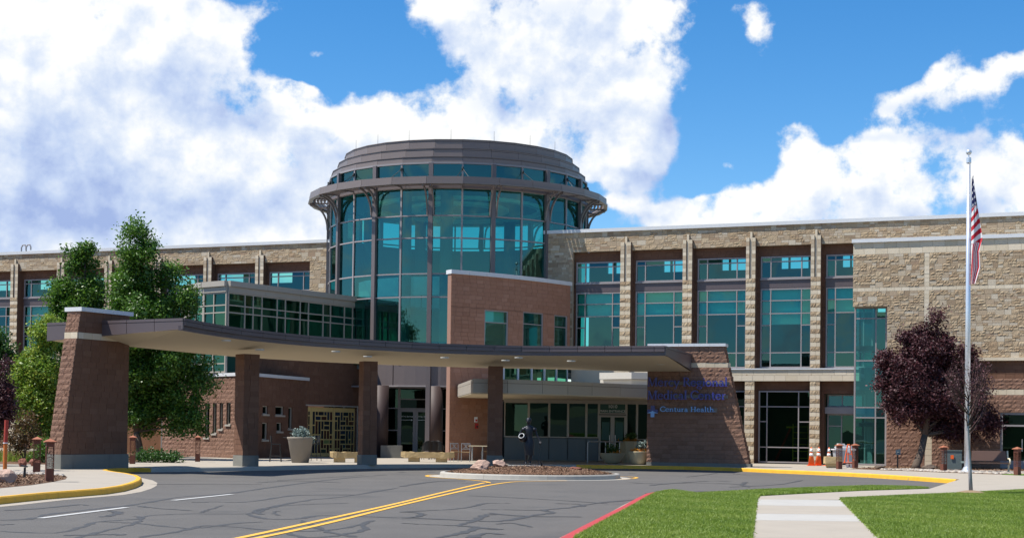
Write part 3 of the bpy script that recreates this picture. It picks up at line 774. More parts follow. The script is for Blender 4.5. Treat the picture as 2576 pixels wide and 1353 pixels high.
# --- rough stone block
b3 = thing('stone_block', 'rough tan stone block with beige bands and a brown base behind the flagpole', 'building wing', F.pt(24,1,.15))
O1 = 1.0; UB = lambda px, py=700: F.hit(px, py, O1)
zt = UB(2146,606.5)[1]; u0 = UB(2146)[0]; u1 = UB(3100)[0]; uc = UB(2231,900)[0]
zc_ = UB(2180,771)[1]
zb1, zb0 = UB(2260,722)[1], UB(2260,731.5)[1]; zl1, zl0 = UB(2480,899)[1], UB(2480,907)[1]; zs0 = UB(2200,640)[1]
zk1, zk0 = UB(2560,979)[1], UB(2560,993)[1]
ustr = (UB(2371-46,700)[0], UB(2371-33,700)[0])
ud0 = UB(2516,1100)[0]; dz = UB(2540,1037)[1]
hB = [(u0-1,uc,0,zc_), (ud0,u1+1,0,dz)]
LU = cut_spans(u0,u1,hB)
masonry(b3, F, [zs0, zt-.1], LU, .27, (.55,.6), st_beige, 'tan_mortar', 45, name='stone', seed=21, out=O1)
def no_strip(f): 
    def h(z):
        o = []
        for (p,q) in f(z):
            if p < ustr[0] and q > ustr[1]: o += [(p,ustr[0]),(ustr[1],q)]
            else: o.append((p,q))
        return o
    return h
masonry(b3, F, [zb1, zs0], no_strip(LU), .256, (.22,.46), st_tan_block, 'tan_mortar', 70, name='stone', seed=22, out=O1, double=True, amp=.036)
masonry(b3, F, [zb0, zb1], LU, .2, (.34,.4), st_beige, 'tan_mortar', 25, name='stone', seed=23, out=O1)
masonry(b3, F, [zl1, zc_, zb0], no_strip(LU), .256, (.22,.46), st_tan_block, 'tan_mortar', 80, name='stone', seed=24, out=O1, double=True, amp=.036)
masonry(b3, F, [6.5, zb0], lambda z: [ustr], .2, (.2,.3), st_beige, 'tan_mortar', 0, seed=25, out=O1)
masonry(b3, F, [zb1, zs0], lambda z: [ustr], .2, (.2,.3), st_beige, 'tan_mortar', 0, seed=26, out=O1)
masonry(b3, F, [zl1-1.0, zl0-.0], LU, .2, (.4,.41), st_brown, 'brown_mortar', 20, seed=27, out=O1-.05)
q = MB(); q.fbox(F, uc, u1, O1-.3, O1+.14, zl0, zl1); q.build('ledge', 'beige_stone', b3)
us2 = UB(2304+22,1130)[0]
hB2 = hB+[(us2,us2+.34,0,1.9)]
LU2 = cut_spans(uc,u1,hB2)
masonry(b3, F, zcuts(zk1, zl1-1.0, hB2), LU2, .2, (.4,.41), st_brown_rough, 'brown_mortar', 20, seed=28, out=O1)
masonry(b3, F, [zk0, zk1], LU2, .27, (.36,.4), st_beige, 'tan_mortar', 15, name='stone', seed=29, out=O1)
masonry(b3, F, zcuts(.15, zk0, hB2), LU2, .2, (.4,.41), st_brown_rough, 'brown_mortar', 25, seed=30, out=O1)
masonry(b3, F, [.15,1.9], lambda z: [(us2,us2+.34)], .29, (.34,.35), st_beige, 'tan_mortar', 0, seed=31, out=O1)
q = MB(); q.fbox(F, u0-.06, u1, O1-.5, O1+.10, zt-.10, zt+.08); q.build('coping', 'coping_white', b3)
q = MB(); q.fbox(F, u0, u1, -.3, O1-.26, zc_, zt-.12); q.fbox(F, uc, u1, -.3, O1-.26, .15, zc_-.01); q.build('core', 'tan_mortar', b3)
# glazed stair corner under the overhang
oS = .42; ua, ub = U(2149,900,oS), U(2231.5,900,oS); um = U(2203.5,900,oS)
zz = [F.hit(2190,y,oS)[1] for y in (801,907,1024.5,1050)]
window(b3, F, ua, ub, .18, zc_+.02, [um], zz, 'glass_wing', out=oS, fw=.08)
q = MB(); q.fbox(F, ua+.3, ua+.7, -1.0, -.9, .2, zc_); q.fbox(F, ua, ub, -2.6, -2.5, .2, zc_); q.build('stair_wall', 'interior_wall', b3)
q = MB()
for z in (2.1, 3.9, 5.9): q.fbox(F, ua, ub, -2.4, oS-.2, z, z+.18)
q.build('stair_landing', 'interior_dark', b3)
# glazed door in the block
dr = window(b3, F, ud0, ud0+2.2, .16, dz, [ud0+1.15], [dz-.62], 'glass_dark', out=O1-.1, name='door', fw=.11)
q = MB(); q.fbox(F, ud0+.10, ud0+1.1, O1-.16, O1-.05, .17, .55); q.build('kick_panel', 'frame_metal', dr)
q = MB(); p = F.pt(ud0+1.0, O1, 1.0); q.tube([p+F.N*-.05, p+F.N*.08, p+F.N*.08+Vector((0,0,.55)), p+F.N*-.05+Vector((0,0,.55))], .018, 6); q.build('handle', 'steel', dr)
q = MB(); q.fbox(F, ud0, u1, -1.5, -1.4, .15, dz); q.build('door_lobby', 'interior_dark', b3)

# ================================================================== ROTUNDA
C = atY(1151, 700, 88.4); C.z = 0; RG = 7.37
rot = thing('glass_rotunda', 'round teal glass rotunda with a brown louvred ring and stepped metal crown', 'rotunda', (C.x, C.y, .15))
A0, ST = -9.3, 360/28
def rp(a, r, z): return Vector((C.x + math.sin(R(a))*r, C.y - math.cos(R(a))*r, z))
LV = [5.1, 6.3, 8.65, 9.88, 11.78, 12.96, 14.42]
for k in range(28):
    a, b = A0+ST*k, A0+ST*(k+1); mid = ((a+b)/2+180) % 360-180
    for z0, z1 in list(zip(LV[:-1],LV[1:]))+[(14.60,15.72)]:
        if z1 < 12.6 and not (-115 < mid < 75): continue
        p = MB(); t = random.uniform(-.012,.012); t2 = random.uniform(-.014,.014)
        p.quad(rp(a,RG+t-t2,z0),rp(b,RG-t-t2,z0),rp(b,RG-t+t2,z1),rp(a,RG+t+t2,z1)); p.build('pane', 'glass_tower', rot)
    heavy = k % 2 == 0
    am = ((a+180) % 360)-180
    zb = .15 if -118 < am < 75 else 12.0
    q = MB()
    if heavy:
        for z0, z1 in ((zb,14.42),(14.5,15.74)): q.hexa([rp(a+da,RG+dr,z) for z in (z0,z1) for da,dr in ((-.9,.16),(.9,.16),(.9,-.12),(-.9,-.12))])
    else: q.hexa([rp(a+da,RG+dr,z) for z in (5.1 if zb < 1 else zb,15.74) for da,dr in ((-.36,.07),(.36,.07),(.36,-.08),(-.36,-.08))])
    q.build('post' if heavy else 'mullion', 'post_metal' if heavy else 'frame_metal', rot)
def ring(r0, r1, z0, z1, a_from=0, a_to=28, start=A0):
    mb = MB()
    for k in range(a_from, a_to):
        a, b = start+ST*k, start+ST*(k+1)
        mb.hexa([rp(q, r, z) for z in (z0,z1) for q, r in ((a,r1),(b,r1),(b,r0),(a,r0))])
    return mb
for z in LV[2:] : 
    lo, hi = (-8, 6) if z < 12.5 else (-14, 14)
    ring(RG-.07, RG+.06, z-.035, z+.035, lo, hi).build('transom', 'frame_metal', rot)
ring(RG-.2, RG+.10, 14.42, 14.60).build('ring_beam', 'post_metal', rot)
ring(RG-.15, RG+.09, 15.70, 15.80).build('head_rail', 'frame_metal', rot)
# crown: three stepped tiers of panels
for (r, z0, z1) in ((7.30,15.80,16.12),(6.96,16.12,16.62),(6.56,16.62,17.15)):
    ring(r-.6, r-.05, z0, z1-.02).build('crown_core', 'joint_dark', rot)
    ring(0.3, r+.03, z1-.02, z1+.02).build('crown_cap', 'ring_metal', rot)
    for k in range(-8, 9):
        a, b = A0+ST*k, A0+ST*(k+1); q = MB(); zm = z0+(z1-z0)*.80
        for c0, c1 in ((z0+.01,zm-.008),(zm+.008,z1-.03)):
            q.hexa([rp(t, rr_, z) for z in (c0,c1) for t, rr_ in ((a+.05,r),(b-.05,r),(b-.05,r-.05),(a+.05,r-.05))])
        q.build('panel', 'ring_metal', rot)
for k, a in enumerate((-62,-42,-23,-2,19,39,58)):
    q = MB(); p = rp(a, 6.4, 17.1); q.tube([p, p+Vector((0,0,.62))], [.012,.006], 5); q.build('lightning_rod', 'black_metal', rot)
# sun-shading ring
RO = 8.56
for k in range(28):
    a, b = A0+ST*k, A0+ST*(k+1)
    q = MB(); q.hexa([rp(t, r, z) for z in (14.56,14.86) for t, r in ((a+.06,RO),(b-.06,RO),(b-.06,RO-.08),(a+.06,RO-.08))])
    q.hexa([rp(t, r, z) for z in (14.47,14.555) for t, r in ((a+.06,RO+.06),(b-.06,RO+.06),(b-.06,RO-.16),(a+.06,RO-.16))])
    q.build('ring_panel', 'ring_metal', rot)
for r in (7.66,7.85,8.04,8.23):
    mb = MB()
    for k in range(28):
        a, b = A0+ST*k, A0+ST*(k+1)
        mb.hexa([rp(t, r+dr, z) for z, e in ((14.52,0),(14.66,.09)) for t, dr in ((a,.02+e),(b,.02+e),(b,-.02+e),(a,-.02+e))])
    mb.build('louvre', 'ring_metal', rot)
for k in range(28):
    a = A0+ST*k
    if k % 2 == 0:
        for s in (-1.35, 1.35):
            prof = []
            for i in range(9):
                t = R(90)*i/8; prof.append((RG+.12+1.02*(1-math.cos(t)), 12.98+1.45*math.sin(t)))
            mb = MB()
            for (r0,z0),(r1,z1) in zip(prof[:-1],prof[1:]):
                d = Vector((r1-r0,z1-z0)).normalized()*.10; nx, nz = -d.y, d.x
                mb.hexa([rp(a+s+da, rr_, zz_) for da in (-.26,.26) for rr_, zz_ in ((r0+nx*.55,z0+nz*.55),(r1+nx*.55,z1+nz*.55),(r1-nx*.55,z1-nz*.55),(r0-nx*.55,z0-nz*.55))])
            fix_normals(mb.build('bracket', 'ring_metal', rot))
    q = MB(); q.hexa([rp(a+da, r, z) for z in (14.48,14.56) for r, da in ((RO-.1,.3),(RG,.35),(RG,-.35),(RO-.1,-.3))]); fix_normals(q.build('outrigger', 'ring_metal', rot))
    if k % 2 == 1:
        q = MB(); p = rp(a, RG+.1, 15.45)
        for da in (-2.6,2.6): q.tube([p, rp(a+da, 8.2, 14.8)], .016, 5)
        q.lathe((p.x,p.y,p.z-.08), [(.06,0),(.07,.08),(.05,.16)], 8); q.build('tie_rod', 'black_metal', rot)
# inside
mb = MB(); mb.lathe((C.x,C.y,0), [(0.2,14.40),(6.9,14.40),(6.9,14.48),(.2,14.48)], 28); mb.build('interior_ceiling', 'interior_ceiling', rot)
mb = MB()
for r0, r1 in ((2.2,2.9),(4.6,5.0)):
    for k in range(28): mb.hexa([Vector((C.x+math.sin(t)*r, C.y-math.cos(t)*r, z)) for z in (14.22,14.40) for t, r in ((2*math.pi*k/28,r1),(2*math.pi*(k+1)/28,r1),(2*math.pi*(k+1)/28,r0),(2*math.pi*k/28,r0))])
mb.build('ceiling_ring', 'blind', rot)
ring(6.7, 6.9, 5.0, 12.72, 7, 21).build('interior_back_wall', 'interior_wall', rot)
ring(5.6, 5.75, 8.9, 9.9, -5, 20).build('balcony_front', 'blind', rot)
ring(3.6, 6.7, 8.75, 8.9, 6, 22).build('balcony_floor', 'interior_wall', rot)
for a in (-27, -4, 150, 205, 100, 245): 
    q = MB(); p = rp(a, 5.9, 5); q.lathe(p, [(.34,0),(.34,9.4)], 16); q.build('interior_column', 'interior_wall', rot)
mb = MB(); mb.lathe((C.x,C.y,0), [(0.2,4.9),(7.1,4.9),(7.1,5.1),(.2,5.1)], 28); mb.build('interior_floor', 'interior_wall', rot)
# entrance recess under the rotunda
a0_, a1_ = -32, -2
for (q0,q1) in ((-36,-25.0),(-24.6,-10.0),(-9.4,6)):
    q = MB()
    for i in range(3):
        x0, x1 = q0+(q1-q0)*i/3, q0+(q1-q0)*(i+1)/3
        q.hexa([rp(t, r, z) for z in (3.98,5.12) for t, r in ((x0,RG+.04),(x1,RG+.04),(x1,RG-.2),(x0,RG-.2))])
    q.build('spandrel_panel', 'post_metal', rot)
ring(RG-.2, RG+.12, 3.90, 3.98, -3, 1).build('spandrel_sill', 'frame_metal', rot)
for px in (957, 1094):
    p = atY(px, 1100, 81.3); q = MB(); q.lathe((p.x,p.y,.15), [(.41,0),(.41,3.8)], 24); q.build('round_column', 'column_brown', rot, smooth=True)
FD = Frame((atY(940,1100,84).x, 84), (1,0.0)); HU = lambda px: FD.hit(px,1100)[0]
window(rot, FD, HU(940), HU(1003), .2, 3.95, [], [1.6,2.8], 'glass_dark', out=0, name='side_light')
window(rot, FD, HU(1003), HU(1076), 2.75, 3.95, [], [3.3], 'glass_dark', out=0, name='transom_light')
window(rot, FD, HU(1087), HU(1140), .2, 3.95, [], [1.6,2.8], 'glass_dark', out=0, name='side_light')
for i, (x0, x1) in enumerate(((1003,1044.5),(1045,1087))):
    dd = window(rot, FD, HU(x0), HU(x1), .2, 2.74, [], [], 'glass_dark', out=0.02, fw=.13, name='entrance_door')
    q = MB(); p = FD.pt(HU(1044.5)+(-.12 if i == 0 else .12), .1, .9); q.tube([p, p+Vector((0,0,.6))], .02, 6); q.build('handle', 'steel', dd)
q = MB(); q.box((FD.pt(4,0,0).x, 88.4, .15), 9, .1, 4.6); q.build('lobby_wall', 'interior_dark', rot)
q = MB(); q.box(atY(985,1140,80.6)-Vector((0,0,atY(985,1140,80.6).z-.15)), 1.1, .6, .65); q.build('low_plinth', 'concrete_base', rot)

# ================================================================== CURVED BRICK WALL
L_ = atY(1134, 800, 75.8); R_ = atY(1434, 800, 81.4); L_.z = R_.z = 0
FCH = Frame(L_, (R_-L_)); chord = (R_-L_).length; sag = .38; rd = chord*chord/(8*sag)+sag/2
Mid = (L_+R_)/2; Cd = Mid - FCH.N*(rd-sag)
aL = math.atan2(L_.x-Cd.x, -(L_.y-Cd.y)); aR = math.atan2(R_.x-Cd.x, -(R_.y-Cd.y))
D = Arc(Cd, rd, aL); DL = (aR-aL)*rd
du = lambda px, py=800: FCH.hit(px,py)[0]*DL/chord
dzz = lambda px, py: FCH.hit(px,py,.25)[1]
ZD = dzz(1284, 697)
drum = thing('curved_brick_wall', 'curved brown brick wall with white coping and three tall windows beside the rotunda', 'building wing', (L_.x, L_.y, .15))
wins = [(du(1210),du(1266),dzz(1237,780)),(du(1303),du(1356),dzz(1330,785)),(du(1387),du(1426),dzz(1406,792))]
uo = du(1231,1060); ur = du(1222,940)
holes = [(a,b,5.7,z) for a,b,z in wins]+[(ur,99,3.7,5.45),(uo,99,.0,3.7)]
masonry(drum, D, zcuts(.15, ZD-.1, holes), cut_spans(0, DL, holes), .2, (.4,.41), st_lit_tone, 'mortar_lit_tone', 290, seed=41, back=.35)
q = MB()
for k in range(8): q.fbox(D, -.05+(DL+.1)*k/8+.006, -.05+(DL+.1)*(k+1)/8-.006, -.45, .09, ZD-.1, ZD+.1)
q.build('coping', 'coping_white', drum)
for a,b,z in wins: window(drum, D, a, b, 5.7, z, [], [z-.62], 'glass_wing', out=-.08, fw=.06, blinds=[(a+.03,b-.03,z-.6,z-.03)] if a < 3 else [])
us = [ur+(DL-ur)*k/6 for k in range(1,6)]
for k in range(6): window(drum, D, ur+(DL-ur)*k/6, ur+(DL-ur)*(k+1)/6, 3.9, 5.4, [], [], 'glass_green', out=-.15, fw=.05, fm='coping_white')
q = MB(); q.fbox(D, 2.4, DL, -2.2, -2.1, 3.9, 9.0); q.build('room_wall', 'interior_wall', drum)
q = MB(); q.fbox(D, 1.6, DL, -1.6, -.36, ZD-.5, ZD-.3); q.fbox(D, 1.6, DL, -1.6, -.36, 5.48, 5.66); q.build('floor_slab', 'interior_wall', drum)

# ================================================================== GLAZED ENTRANCE FRONT AND ITS CANOPY
ent = thing('glazed_entrance', 'dark glazed main entrance front with grey lower panels under the small canopy', 'entrance', (2.5,77.6,.15))
FS = Frame((atY(1266,1100,77.9).x, 77.9), (1,-.025)); SU = lambda px: FS.hit(px,1090)[0]
xs = [1268,1329.5,1381,1428.5,1474.5,1520-14]; ztop = 3.12
for a, b in zip(xs[:-1], xs[1:]):
    window(ent, FS, SU(a), SU(b), 1.33, ztop, [], [], 'glass_dark', out=0, fw=.055, fm='champagne')
    q = MB(); q.fbox(FS, SU(a)+.02, SU(b)-.02, -.05, .02, .22, 1.30); q.build('lower_panel', 'spandrel', ent)
q = MB(); q.fbox(FS, SU(1268), SU(1506), -.06, .05, .15, .22); q.build('plinth', 'concrete_base', ent)
a, b = SU(1506), SU(1575)
tw = window(ent, FS, a, b, 2.55, ztop, [], [], 'glass_dark', out=0, fw=.06, fm='champagne', name='transom_light')
for i in range(2):
    dd = window(ent, FS, a+(b-a)*i/2, a+(b-a)*(i+1)/2, .2, 2.50, [], [], 'glass_dark', out=0, fw=.10, fm='champagne', name='entrance_door')
    q = MB(); p = FS.pt((a+b)/2+(-.14 if i == 0 else .14), .1, .8); q.tube([p, p+Vector((0,0,.7))], .02, 6); q.build('handle', 'steel', dd)
    q = MB(); q.fbox(FS, a+(b-a)*i/2+.16, a+(b-a)*(i+1)/2-.16, .03, .036, 1.25, 2.15); q.build('notice', 'print_green', dd)
for c, d in ((1575,1602),(1602,1640),(1640,1690)):
    window(ent, FS, SU(c), SU(d), .2, ztop, [], [1.3], 'glass_dark', out=0, fw=.055, fm='champagne')
q = MB(); q.fbox(FS, SU(1268), SU(1690), -3.2, -3.1, .15, 3.3); q.build('lobby_wall', 'interior_dark', ent)
q = MB(); q.fbox(FS, SU(1266), SU(1690), -.12, .10, ztop, 3.26); q.build('header', 'champagne', ent)

can = thing('entrance_canopy', 'small beige metal canopy over the main entrance with a curved panelled fascia', 'canopy', (2,72,3.2))
fr = [Vector(p) for p in ((-1.69,67.3,0),(-.2,67.45,0),(1.34,68.2,0),(2.5,69.15,0),(3.64,70.2,0),(5.0,71.35,0),(6.35,72.5,0),(7.6,73.6,0),(9.0,75.0,0))]
lb = Vector((-2.66,75.9,0)); zt2, zb2 = 3.87, 3.25
poly = [lb]+fr+[Vector((9.0,79.5,0)),Vector((-1.6,79.5,0))]
q = MB(); q.prism([(p.x,p.y) for p in poly], zb2, zb2+.05); q.build('soffit', 'soffit', can)
inn = offset(fr, .1); q = MB(); q.prism([(p.x,p.y) for p in [lb+Vector((.1,0,0))]+inn+[Vector((8.9,79.4,0)),Vector((-1.5,79.4,0))]], zb2+.06, zt2-.03); q.build('core', 'joint_dark', can)
q = MB(); q.prism([(p.x,p.y) for p in poly], zt2-.03, zt2+.02); q.build('roof', 'champagne', can)
edge = dens([lb]+[fr[0]], 1.3)+fr[1:]
for p0, p1 in zip(edge[:-1], edge[1:]):
    t = (p1-p0).normalized(); nn = Vector((t.y,-t.x,0)); P0 = p0+t*.008; P1 = p1-t*.008
    q = MB()
    for c, d in ((zb2+.05,zt2-.16),(zt2-.145,zt2-.03)): q.hexa([Vector((w_.x,w_.y,z)) for z in (c,d) for w_ in (P0+nn*.02,P1+nn*.02,P1-nn*.05,P0-nn*.05)])
    q.build('fascia_panel', 'champagne', can)
def downlight(parent, p, r=.15):
    q = MB(); q.lathe((p[0],p[1],p[2]-.035), [(r*.9,0),(r,.015),(r,.05)], 16); o = q.build('downlight', 'light_lens', parent); return o
for px, py in ((1355,1006),(1412,1006),(1452,1012),(1205,1002),(1235,998)):
    p = gnd(px, py, zb2); downlight(can, p, .13)
for px in (1261, 1468):
    p = gnd(px, 1009, zb2); q = MB(); q.lathe((p.x,p.y,zb2-.16), [(.03,0),(.09,.04),(.1,.1),(.1,.16)], 12); q.build('dome_camera', 'black_metal', can)
q = MB()
for i, (x0,x1,y0,y1,z0,z1) in enumerate(((4.35,8.5,75.4,78.5,3.9,4.22),(4.3,8.5,75.2,78.4,4.24,4.56))):
    q.hexa([(x0,y0+.6,z0),(x0+1.5,y0-.4,z0),(x1,y0+.2,z0),(x1,y1,z0),(x0,y0+.6,z1),(x0+1.5,y0-.4,z1),(x1,y0+.2,z1),(x1,y1,z1)])
q.build('parapet_box', 'parapet_beige', can)

# ================================================================== CHAPEL AND GALLERY
chp = thing('chapel', 'low brown split-face chapel with slit windows and white coping beside the tall tree', 'chapel', (-13.5,75.5,.15))
PA, PB, PC = Vector((-12.75,73.8,0)), Vector((-18.0,79.4,0)), Vector((-10.65,80.4,0))
FL = Frame(PB, PA-PB); FR = Frame(PA, PC-PA); lenL = (PA-PB).length; lenR = (PC-PA).length; ZC = 4.12
Zq = lambda a, b: (440.2+.2556*a, 880.5+.2556*b)
def holes_of(FF, lst):
    out = []
    for (x0,x1,y0,y1) in lst:
        p = Zq(x0,(y0+y1)/2); q = Zq(x1,(y0+y1)/2); t = FF.hit(*Zq((x0+x1)/2,y0))[1]; b_ = FF.hit(*Zq((x0+x1)/2,y1))[1]
        out.append((FF.hit(*p)[0], FF.hit(*q)[0], b_, t))
    return out
slit = holes_of(FL, [(297,340,517,858),(374,411,518,818),(441,474,518,775),(509,549,515,730)])
masonry(chp, FL, zcuts(.15, ZC, slit), cut_spans(0, lenL, slit), .2, (.4,.41), st_brown_rough, 'brown_mortar', 150, seed=51, back=.3)
small = holes_of(FR, [(862,915,547,628),(988,1070,552,638),(1115,1155,562,772),(857,910,712,880),(1000,1052,712,798)])
masonry(chp, FR, zcuts(.15, ZC, small), cut_spans(0, lenR, small), .2, (.4,.41), st_brown, 'brown_mortar', 130, seed=52, back=.3)
for FF, hs, gm in ((FL,slit,'glass_dark'),(FR,small,'glass_dark')):
    for (a,b,c,d) in hs:
        ww = window(chp, FF, a, b, c, d, [], [], gm, out=-.12, fw=.045, fm='champagne')
        q = MB(); q.fbox(FF, a-.06, b+.06, -.1, .07, c-.09, c); q.build('sill', 'champagne', ww)
q = MB(); q.fbox(FL, 0, lenL+.06, -.35, .07, ZC, ZC+.16); q.build('coping', 'coping_white', chp)
q = MB(); q.fbox(FR, 0.08, lenR, -.35, .07, ZC, ZC+.158); q.build('coping', 'coping_white', chp)
q = MB(); q.prism([(PB.x+.3,PB.y+.3),(PA.x,PA.y+.45),(PC.x-.4,PC.y),(-14,86),(-19,85)], .3, ZC-.05); q.build('core', 'interior_dark', chp)
# wall to the side with a glazed door
FT = Frame(atY(300,1120,84)*Vector((1,1,0)).to_3d() if False else Vector((atY(300,1120,84).x,84,0)), (1,-.08))
q = MB(); q.fbox(FT, -3, FT.hit(405,1120)[0], -.3, 0, .15, 4.0); q.build('side_wall', 'orange_brick', chp)
window(chp, FT, FT.hit(405,1120)[0], FT.hit(434,1120)[0], .16, 2.9, [FT.hit(413,1120)[0]], [1.0,1.75,2.4], 'glass_green', out=.0, fw=.07, fm='champagne', name='side_door')

gal = thing('glazed_gallery', 'upper green glass gallery with grey metal fascia running to the rotunda', 'gallery', (-12,79,4.3))
G0 = Vector((-14.0,75.2,0)); G1 = Vector((-8.2,84.1,0)); FG = Frame(G0, G1-G0); lg = (G1-G0).length
ZG, ZG1 = 8.26, 8.80
gx = [566.9,614.7,635.4,657.5,695.9,716.8,754,775,812,830.6,865.5,886.4,908.5]
gu = [0]+[FG.hit(x,770)[0] for x in gx[1:-1]]+[lg]
gt = [7.62,7.26]
window(gal, FG, 0, lg, 5.7, ZG, gu[1:-1], gt+[6.3], 'glass_green', out=0, fw=.075, fm='champagne')
LFp = [G0, Vector((-15.35,76.3,0)), Vector((-16.35,77.7,0)), Vector((-17.25,80.2,0)), Vector((-17.3,83.5,0))]
for p, q_ in zip(LFp[:-1], LFp[1:]):
    ff = Frame(q_, p-q_); ll = (p-q_).length
    window(gal, ff, 0, ll, 4.3, ZG, [ll*.45] if ll > 1.2 else [], gt+[6.3,4.75], 'glass_green', out=0, fw=.075, fm='champagne')
fo = [G1, G0]+LFp[1:]
for r, z0, z1, m in ((.10,ZG,ZG+.27,'champagne'),(.20,ZG+.275,ZG1,'champagne')):
    for p, q_ in zip(fo[:-1], fo[1:]):
        ff = Frame(q_, p-q_); ll = (p-q_).length; n = max(1, round(ll/2.6))
        for k in range(n):
            mb = MB(); mb.fbox(ff, ll*k/n+.006-(.0 if k else 0), ll*(k+1)/n-.006, -.1, r, z0, z1); mb.build('fascia_panel', m, gal)
q = MB(); q.prism([(-14,75.35),(-8.4,84.1),(-8.4,87),(-17,87),(-17.1,80.2),(-16.2,77.8),(-15.2,76.5)], ZG+.05, ZG+.3); q.build('roof', 'frame_metal', gal)
q = MB(); q.prism([(-13.6,79),(-9.6,84.6),(-17,84.6),(-16.5,81)], 4.3, ZG); q.build('room_core', 'interior_wall', gal)
q = MB(); q.prism([(-14,75.4),(-8.4,84.1),(-8.4,87),(-17,87),(-17.1,80.2),(-16.2,77.8),(-15.2,76.5)], 4.2, 4.3); q.build('floor_slab', 'interior_wall', gal)
# brick wall with the stained glass doors, below the gallery
dwl = thing('door_wall', 'dark brown brick wall with stained glass double doors below the gallery', 'wall', FG.pt(7,0,.15))
d0, d1 = FG.hit(764,1080)[0], FG.hit(897,1080)[0]; dz1 = FG.hit(830,1021)[1]
hl = [(d0,d1,.0,dz1)]
masonry(dwl, FG, zcuts(.15,5.62,hl), cut_spans(2.2, lg+1.0, hl), .2, (.4,.41), st_brown, 'brown_mortar', 120, seed=61, back=.25, out=.02)
n = 0
for i in range(3):
    a = d0+(d1-d0)*[0,.155,.575][i]; b = d0+(d1-d0)*[.15,.57,.985][i]
    lf = MB(); lf.fbox(FG, a+.01, b-.01, -.14, -.08, .17, dz1-.08); leaf = lf.build('door', 'door_wood', dwl)
    rr = random.Random(70+i); wd, ht = b-a, dz1-.25; cols = max(1, round(wd/.26)); z = .32
    grid = [[0]*9 for _ in range(cols)]
    for c in range(cols):
        r_ = 0
        while r_ < 9:
            if grid[c][r_]: r_ += 1; continue
            w_ = 1; h_ = rr.choice((1,1,2,2,3)); h_ = min(h_, 9-r_)
            while any(grid[c][r_+k] for k in range(h_)): h_ -= 1
            if c+1 < cols and h_ == 1 and not grid[c+1][r_] and rr.random() < .6: w_ = 2
            for k in range(h_):
                for e in range(w_): grid[c+e][r_+k] = 1
            cw = (wd-.16)/cols; rh = (ht-.35)/9; x0 = a+.08+c*cw+.03; zz0 = .32+r_*rh+.03
            p = MB(); p.tone = rr.choice((0,0,0,.25,.5,.5,.75,1.0)) if i == 0 or rr.random() < .3 else rr.choice((0,0,.25,.5))
            p.fbox(FG, x0, x0+cw*w_-.06, -.09, -.072, zz0, zz0+rh*h_-.06); p.build('pane', 'stained', leaf)
            r_ += h_
q = MB(); q.fbox(FG, d0-.05, d0, -.16, .05, .15, dz1+.05); q.fbox(FG, d1, d1+.05, -.16, .05, .15, dz1+.05); q.fbox(FG, d0, d1, -.16, .048, dz1-.02, dz1+.05); q.build('door_frame', 'champagne', dwl)

# ================================================================== PORTE-COCHERE
pc = thing('porte_cochere', 'curved drive-through canopy with dark metal fascia, beige soffit and brick columns', 'canopy', (-2,64,.15))
ZT, ZF, ZS, ZBk = 5.22, 4.99, 4.85, 4.43
pa_, pb_ = gnd(153,1179.7,.15), gnd(319,1176.3,.15); FW = Frame(pa_, pb_-pa_)
sr = gnd(1886.5,1174.6,.15); USG = Vector((.955,-.297,0)).normalized(); F0 = Frame(sr, USG)
fpx = [(462,801),(509,810.5),(556.4,818.5),(606,826),(660,832.4),(716.8,838.7),(776.5,844.5),(838.8,849.4),(902.7,853.8),(968.7,857.6),(1035.8,861.5),(1103.8,864.6),(1172.8,867),(1242.6,869),(1312.5,870.3),(1382.8,871),(1453,871.2),(1522,871),(1588.5,870.7),(1646,870.5),(1672.6,870.4)]
front = [gnd(x,y,ZT) for x,y in fpx]
bpx = [(325,871.5),(460,885),(592,897),(750,907),(900,914.5),(1060,920.5),(1229,925),(1430,929)]
back = smooth([gnd(x,y,ZBk) for x,y in bpx]+[F0.pt(F0.hit(x,927)[0],0,ZBk) for x in (1600,1680,1738)], 3)
P258 = FW.pt(FW.hit(258,808)[0],0,ZT)
kk_ = next(k for k in np.arange(1,4,.01) if (lambda q: CX+FPX*q.x/-q.z)(CAMR.transposed() @ (front[0].lerp(P258,k)-Vector((0,0,CAMZ)))) < 121)
PL = front[0].lerp(P258, kk_); PLb = PL+Vector((1.4,3.2,0)); endR = back[-1]
def resample(pts, n):
    L = [0]
    for a, b in zip(pts[:-1],pts[1:]): L.append(L[-1]+(b-a).length)
    out = []
    for k in range(n):
        t = L[-1]*k/(n-1); i = 0
        while i < len(L)-2 and L[i+1] < t: i += 1
        out.append(pts[i].lerp(pts[i+1], (t-L[i])/max(1e-6,L[i+1]-L[i])))
    return out
n = 24; fs = resample([p.copy() for p in front], n); bs = resample(back, n)
inset = offset(fs, .18)
so = MB(); rf = MB()
V = [Vector((p.x,p.y,ZS)) for p in inset]+[Vector((p.x,p.y,ZBk)) for p in bs]
so.add(V, [(i,i+1,n+i+1,n+i) for i in range(n-1)])
so.add([Vector((inset[0].x,inset[0].y,ZS)),Vector((bs[0].x,bs[0].y,ZBk)),Vector((PLb.x,PLb.y,ZBk)),Vector((PL.x,PL.y,ZBk+.2))],[(0,1,2,3)])
so.build('soffit', 'soffit', pc)
V = [Vector((p.x,p.y,ZT-.01)) for p in fs]+[Vector((p.x,p.y,ZT-.01)) for p in bs]+[Vector((p.x,p.y,ZBk)) for p in bs]
rf.add(V, [(i,i+1,n+i+1,n+i) for i in range(n-1)]+[(n+i,n+i+1,2*n+i+1,2*n+i) for i in range(n-1)])
